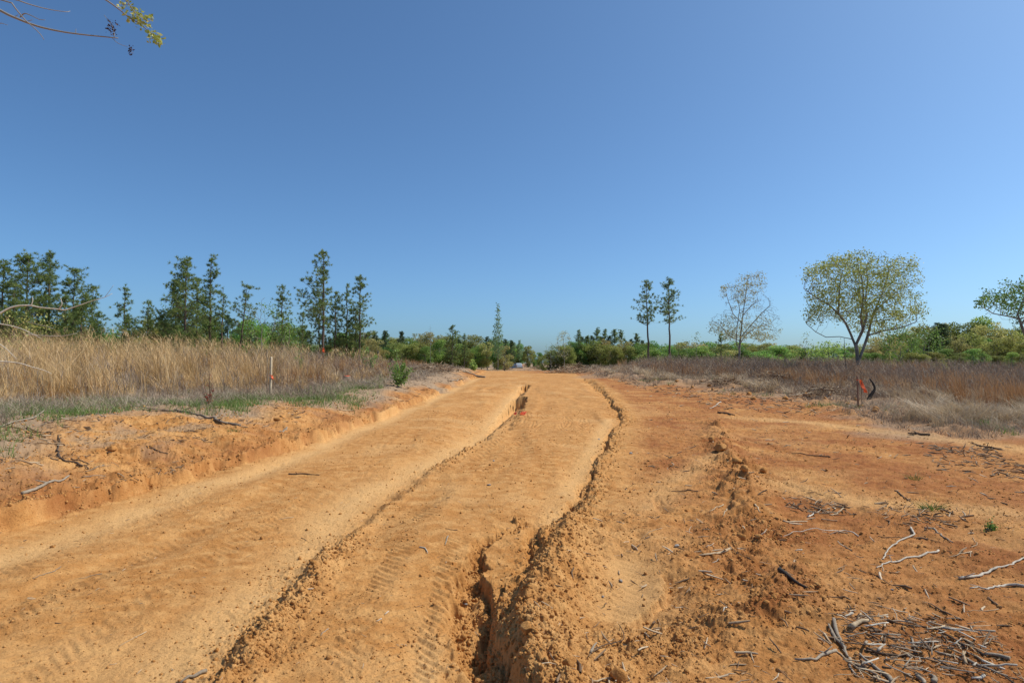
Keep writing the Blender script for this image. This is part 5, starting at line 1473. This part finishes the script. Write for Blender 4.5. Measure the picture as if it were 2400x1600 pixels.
def sapling(px, ybase, ytop, wpx, label, leafm, barkm, nst, nl, leaf, name='sapling', cat='sapling'):
    p = G(px, ybase); d = p[1]; h = (ybase - ytop) / F * d; Rr = wpx / F * d / 2
    e = empty(name, tuple(p), label, cat); g, gl = Geo(), Geo()
    for i in range(nst):
        hh = h * (1 if i == 0 else rng.uniform(.3, .7)); az = rng.uniform(0, 6.28); rad = 0.05 * h if i == 0 else Rr * rng.uniform(.4, 1)
        t = np.linspace(0, 1, 7)
        Q = np.stack([np.cos(az) * rad * t ** 1.2, np.sin(az) * rad * t ** 1.2, hh * t ** .9 - .02], 1)
        tube(g, Q, .012 * h * np.linspace(1, .25, 7), 5, .5)
        k = int(nl / nst * (1.6 if i == 0 else 1)); u = rng.uniform(.12, 1, k)
        c = np.stack([np.interp(u, t, Q[:, j]) for j in range(3)], 1)
        off = rand_unit(k) * (Rr * rng.uniform(.08, .45, (k, 1)) * (1.15 - u[:, None])) ; off[:, 2] = np.abs(off[:, 2]) * .6
        prisms(g, c, c + off, .004, .003, 3, .4)
        cl = (c + off).repeat(4, 0); cl = cl + rng.normal(size=cl.shape) * leaf * .7
        leaves(gl, cl, leaf, rng.uniform(0, 1, len(cl)))
    g.build('stem', M[barkm], e); gl.build('foliage', M[leafm], e)
sapling(933, 906, 821, 78, 'bright yellow-green leafy sapling on the edge of the left bank', 'greenleaf', 'greybark', 11, 320, .085)
sapling(492, 950, 850, 40, 'thin shrub with sparse dark red leaves on the left bank rim', 'redleaf', 'stickbrown', 6, 26, .035, 'red_shrub', 'shrub')
sapling(2322, 1243, 1212, 34, 'tiny yellow-green weed creeping on the clay near the right edge', 'greenleaf', 'greybark', 6, 50, .025, 'small_weed', 'weed')
sapling(1845, 880, 858, 20, 'small yellow-green bush in the brown brush at the right', 'greenleaf', 'greybark', 7, 60, .10, 'small_bush', 'bush')
sapling(2315, 1000, 985, 26, 'low green tuft-like weed at the far right verge', 'far2', 'greybark', 7, 60, .06, 'small_weed', 'weed')

for a, b, c, w, lb, mt, lf in ((700, 878, 800, 34, 'slim leafy sapling in the brown brush left of the painted stump', 'far2', .09), (862, 874, 812, 40, 'small green bush in the brush behind the bank sapling', 'far2', .10), (1110, 868, 842, 24, 'tiny bush by the crest on the left verge', 'far2', .12),
                          (1850, 872, 828, 60, 'green bush in the brush below the thin dark sapling', 'far2', .12), (2085, 872, 830, 70, 'green bush at the back of the brush right of the big oak', 'far1', .12), (2210, 878, 840, 70, 'wide olive bush at the back of the right brush', 'far1', .12), (1700, 868, 824, 50, 'olive bush in the brush left of the half-bare oak', 'far1', .12)):
    sapling(a, b, c, w, lb, mt, 'greybark', 9, 150, lf, 'small_bush', 'bush')

def scrap(px, py, w, l, label):
    p = G(px, py); g = Geo(); n = 6; V = []
    for i in range(n):
        for j in range(4):
            u, v = i / (n - 1) - .5, j / 3 - .5
            V.append((u * w + .02 * v, v * l, .035 + .03 * math.sin(u * 7 + v * 3) + .02 * v + .06 * (u + .5) ** 2))
    f = [[i * 4 + j, i * 4 + 4 + j, i * 4 + 5 + j, i * 4 + 1 + j] for i in range(n - 1) for j in range(3)]
    g.add(V, np.array(f), rng.uniform(0, 1, len(V)))
    o = g.build('ribbon_scrap', M['orange'], None, False, origin=(0, 0, 0)); o.location = tuple(p); o.rotation_euler[2] = .3
    tag(o, label, 'ribbon')
scrap(1226, 972, .20, .30, 'larger torn orange ribbon scrap lying on the road')
scrap(1208, 972, .09, .20, 'smaller orange ribbon scrap left of the larger one')

# dead stems standing over the mounds and heaps of brush piled by the road gap
def brush_pile(px, py, w, h, n, label):
    p = G(px, py); g = Geo()
    A = rng.normal(size=(n, 3)) * np.array([w * .38, w * .3, 0]); A[:, 2] = rng.uniform(0, 1, n) * h * np.exp(-(A[:, 0] / w * 2) ** 2)
    dd = rand_unit(n) * np.array([1, 1, .35]) * rng.uniform(.3, 1.1, (n, 1)) * w * .25
    B = A + dd; B[:, 2] = np.maximum(B[:, 2], .02)
    prisms(g, A, B, .022, .008, 4, rng.uniform(0, .8, n))
    o = g.build('brush_pile', M['litter'], None, False, origin=(0, 0, 0)); o.location = tuple(p); tag(o, label, 'brush pile')
brush_pile(1262, 866, 3.4, 1.1, 500, 'heap of grey-brown brush at the right side of the road gap')
brush_pile(1345, 874, 3.0, .8, 360, 'low dark root heap farther right along the road edge')
brush_pile(1330, 868, 2.6, .7, 260, 'second low root heap just behind the dark one')
brush_pile(1180, 867, 3.2, .6, 420, 'grey debris heap left of the road gap in front of the car')
brush_pile(1815, 895, 2.2, .6, 260, 'small root heap half sunk in the right verge weeds')
brush_pile(1930, 925, 1.6, .35, 240, 'low tangle of roots just left of the ribboned stake')
brush_pile(1700, 900, 1.8, .35, 220, 'low root tangle at the right verge behind the short pale stick')
brush_pile(2385, 905, 2.2, .5, 260, 'dark brush heap at the right picture edge')
brush_pile(1020, 872, 3.0, .6, 260, 'low pile of slash on the mound before the far left wood')

# ------------------------------------------------------------------ parked car far down the road
def paint(name, col, rough=.3, metal=0.0):
    m, nt, out = new_mat(name); p = N(nt, 'ShaderNodeBsdfPrincipled')
    p.inputs['Base Color'].default_value = (*col, 1); p.inputs['Roughness'].default_value = rough; p.inputs['Metallic'].default_value = metal
    nz = noise(nt, N(nt, 'ShaderNodeTexCoord').outputs['Object'], 9, 3); nt.links.new(mixc(nt, ramp(nt, nz, [(.4, .9), (.6, 1.0)]), (col[0] * .8, col[1] * .75, col[2] * .7), col), p.inputs['Base Color'])
    nt.links.new(p.outputs[0], out.inputs[0]); return m
def car():
    d = 162.0; x = world_of(1209, d); zg = float(Hs(x, d)); zr = EYE + raydir(1209, 850.5)[2] * d
    e = empty('parked_car', (x, d, zr - 1.74), 'silver sport utility car parked far down the road beyond the crest', 'car')
    e.rotation_euler[2] = R(25)
    silver, dark, glass, rub, rim, lampm = paint('silver_paint', (.26, .28, .31), .35, .4), paint('dark_trim', (.03, .03, .03), .6), paint('window_glass', (.30, .36, .42), .08), paint('rubber', (.02, .02, .02), .9), paint('wheel_rim', (.4, .4, .4), .3, .8), paint('lamp_lens', (.35, .03, .02), .2)
    prof = [(-2.25, .45), (-2.28, .95), (-2.15, 1.08), (-1.85, 1.66), (-1.5, 1.74), (.25, 1.72), (.55, 1.62), (1.15, 1.10), (2.05, .98), (2.25, .80), (2.28, .42), (1.75, .32), (-1.8, .32)]
    g = Geo(); V = []
    for s in (-1, 1):
        for (a, b) in prof: V.append((s * (.90 if b < 1.1 else .90 - (b - 1.1) * .30), a, b))
    n = len(prof); f4 = np.array([[i, (i + 1) % n, n + (i + 1) % n, n + i] for i in range(n)])
    tri = []
    for s in (0, n):
        V.append((-.9 if s == 0 else .9, 0, .9)); c = len(V) - 1
        tri += [[s + i, s + (i + 1) % n, c] for i in range(n)]
    g.add(V, [f4, np.array(tri)], .5); g.build('body', silver, e)
    def win(name, pts, m=glass):
        g = Geo(); g.add(pts, np.array([[0, 1, 2, 3]]), .5); g.build(name, m, e)
    win('rear_window', [(-.68, -2.155, 1.14), (.68, -2.155, 1.14), (.60, -1.93, 1.56), (-.60, -1.93, 1.56)])
    win('windscreen', [(-.66, 1.13, 1.15), (.66, 1.13, 1.15), (.60, .60, 1.60), (-.60, .60, 1.60)])
    for s in (-1, 1):
        win('side_window', [(s * .905, -1.75, 1.16), (s * .905, .85, 1.16), (s * .785, .40, 1.57), (s * .785, -1.65, 1.57)])
        g = Geo(); g.add([(s * .88, -2.29, .95), (s * .70, -2.29, .95), (s * .70, -2.27, 1.15), (s * .88, -2.2, 1.15)], np.array([[0, 1, 2, 3]]), .5); g.build('tail_lamp', lampm, e)
        for yy in (-1.35, 1.42):
            w_ = link('wheel', None, e, (s * .80, yy, .34))
            g = Geo(); prisms(g, [[-.11, 0, 0]], [[.11, 0, 0]], .34, .34, 20); g.build('tyre', rub, w_)
            g = Geo(); an = np.arange(16) * 2 * np.pi / 16
            g.add([(s * .113, math.cos(t) * .2, math.sin(t) * .2) for t in an] + [(s * .118, 0, 0)], np.array([[i, (i + 1) % 16, 16] for i in range(16)]), .5); g.build('rim', rim, w_)
    g = Geo(); prisms(g, [[-.88, -2.33, .55]], [[.88, -2.33, .55]], .11, .11, 8); g.build('bumper', dark, e)
car()

# ------------------------------------------------------------------ tree just outside the left edge whose branches reach into the picture
def side_tree():
    root = np.array([-6.2, 4.3, float(Hs(-6.2, 4.3))]); e = empty('leafing_tree', tuple(root), 'thin bare tree at the left edge, twigs with yellow-green tufts and dark pods overhead', 'tree')
    g, gl, gp, gw = Geo(), Geo(), Geo(), Geo()
    gb = Geo()
    def path2(pts, d0, d1, r0, r1, first=None, tint=.7): return path(pts, d0, d1, r0, r1, first, tint, gb)
    def path(pts, d0, d1, r0, r1, first=None, tint=.7, g=g):
        P = []
        if first is not None: P += [np.array(f) for f in first]
        n = len(pts)
        for i, (a, b) in enumerate(pts):
            d = d0 + (d1 - d0) * i / max(1, n - 1); v = raydir(a, b); P.append(np.array([v[0] * d, d, EYE + v[2] * d]) - root)
        P = np.array(P); s = np.linspace(0, len(P) - 1, len(P) * 3); Q = np.stack([np.interp(s, np.arange(len(P)), P[:, i]) for i in range(3)], 1)
        Q[1:-1] = (Q[:-2] + 2 * Q[1:-1] + Q[2:]) / 4
        tube(g, Q, np.linspace(r0, r1, len(Q)), 6, tint); return Q
    tube(g, [(0, 0, -.2), (.02, .05, 1.2), (-.03, .02, 2.4), (.1, -.1, 3.6), (.0, -.2, 5.0), (.2, -.1, 6.6)], [.085, .075, .065, .05, .035, .015], 9, .5)
    z = lambda a, b: (a / 4.9, b / 4.9)          # top left corner of the photograph, enlarged 4.9 times
    q1 = path([z(-60, 90), z(0, 120), z(100, 175), z(220, 225), z(320, 265), z(450, 310), z(600, 345), z(760, 375), z(950, 400), z(1150, 420), z(1355, 440)], 3.5, 3.6, .0095, .0028, [(.1, -.1, 3.0), (1.2, -.5, 3.0)])
    path([z(105, -10), z(170, 90), z(240, 175), z(300, 245), z(400, 330), z(470, 400), z(505, 460)], 3.4, 3.5, .0045, .0015, [(.05, -.15, 4.2), (1.6, -.7, 3.6)])
    path([z(170, -10), z(300, 40), z(450, 85), z(600, 118), z(770, 142), z(805, 130)], 3.6, 3.8, .0045, .0015, [(.05, -.15, 4.4), (1.8, -.5, 3.8)])
    path([z(232, 200), z(262, 165), z(295, 155), z(370, 185), z(450, 228), z(518, 232)], 3.52, 3.5, .004, .0013)
    path([z(0, 265), z(40, 275), z(90, 292)], 3.4, 3.4, .0025, .001, [(1.3, -.6, 2.95)])
    path([z(868, 385), z(872, 335)], 3.58, 3.58, .002, .001)
    path([z(320, 245), z(375, 230)], 3.5, 3.5, .002, .001); path([z(175, 192), z(215, 170)], 3.5, 3.5, .002, .001)
    path([z(1290, 440), z(1340, 490), z(1400, 520), z(1470, 540)], 3.6, 3.6, .0018, .001)
    path([z(1312, 432), z(1312, 390), z(1290, 300), z(1240, 230), z(1195, 175)], 3.6, 3.6, .0022, .0012)
    path([z(1200, -10), z(1260, 30), z(1370, 110), z(1470, 195), z(1620, 285), z(1720, 370), z(1790, 420), z(1830, 460)], 3.2, 3.3, .0055, .0016, [(.1, -.2, 4.8), (2.2, -1.2, 4.2)])
    path([z(1440, -10), z(1500, 70), z(1545, 140), z(1600, 210), z(1680, 240), z(1740, 242)], 3.15, 3.25, .0032, .0011, [(.1, -.2, 5.1), (2.4, -1.3, 4.5)])
    path([z(1480, 50), z(1400, 55), z(1360, 20)], 3.2, 3.2, .002, .001)
    def cl(a, b, d, sp, n, sz, G_, t0=0, t1=1, drop=1):
        v = raydir(*z(a, b)); c = np.array([v[0] * d, d, EYE + v[2] * d]) - root
        C = c + rng.normal(size=(n, 3)) * sp * np.array([1, 1, drop]); leaves(G_, C, sz * .8, rng.uniform(t0, t1, n))
    for a, b, sp, n in ((1400, 55, .018, 16), (1510, 70, .014, 12), (1570, 155, .02, 22), (1530, 195, .02, 20), (1600, 225, .02, 26), (1660, 250, .025, 34), (1690, 230, .018, 18), (1500, 225, .012, 8), (1715, 380, .012, 10), (1750, 415, .018, 24), (1790, 430, .02, 32), (1825, 460, .02, 30)):
        cl(a, b, 3.25, sp * .85, n, .026, gl)
    for a, b, sp, n, dr in ((1245, 310, .012, 26, 1.6), (1285, 290, .014, 34, 2.2), (1300, 360, .013, 34, 1.8), (1240, 240, .006, 8, 1), (1340, 285, .008, 6, .6), (1500, 565, .014, 30, 1.2), (1497, 600, .008, 12, 1.5)):
        cl(a, b, 3.6, sp * .62, int(n * 1.3), .014, gp, 0, 1, dr)
    # pale boughs at mid height on the left edge
    m1 = path2([(-20, 745), (0, 734), (20, 722), (42, 716), (72, 715), (90, 720), (135, 724), (152, 727), (172, 720), (195, 712), (215, 705), (245, 697), (263, 688)], 5.0, 5.3, .009, .002, [(.1, .05, 1.35)], .95)
    path2([(73, 715), (77, 705), (76, 696)], 5.0, 5.0, .004, .002, None, .9); path2([(138, 724), (146, 712), (142, 698)], 5.1, 5.1, .005, .002, None, .9)
    path2([(245, 697), (258, 680), (266, 668)], 5.3, 5.3, .002, .001, None, .3)
    path2([(-20, 755), (0, 759), (25, 763), (50, 770), (72, 780), (95, 792)], 4.9, 5.0, .007, .002, [(.1, .05, 1.3)], .9)
    path2([(-20, 800), (0, 806), (18, 820), (40, 842)], 4.8, 4.9, .006, .002, [(.05, .05, 1.0)], .9)
    path2([(-20, 846), (0, 846), (45, 850), (75, 860), (100, 866), (122, 876)], 4.6, 4.8, .007, .002, [(.0, .05, .8)], .8)
    path2([(60, 783), (95, 786), (145, 788), (180, 781)], 5.2, 5.2, .004, .002, None, .9)
    for a, b, n in ((60, 745, 60), (80, 757, 70), (100, 757, 60), (70, 768, 40), (20, 790, 40), (10, 776, 30), (45, 750, 40), (115, 768, 30)):
        v = raydir(a, b); c = np.array([v[0] * 5.1, 5.1, EYE + v[2] * 5.1]) - root
        C = c + rng.normal(size=(n, 3)) * np.array([.09, .15, .05]); leaves(gw, C, .016, rng.uniform(.3, 1, n))
    P = np.array([(raydir(a, b) * 5.1 + np.array([0, 0, EYE]) - root) for a, b in ((40, 765), (60, 752), (85, 760), (110, 765), (125, 770))])
    tube(g, P, .003, 4, .5)
    g.build('trunk', M['greybark'], e, True); gb.build('boughs', M['stickwhite'], e, True); gl.build('leaf_tufts', M['oakleaf'], e); gp.build('seed_pods', M['pod'], e); gw.build('young_leaves', M['oakleaf'], e)
side_tree()
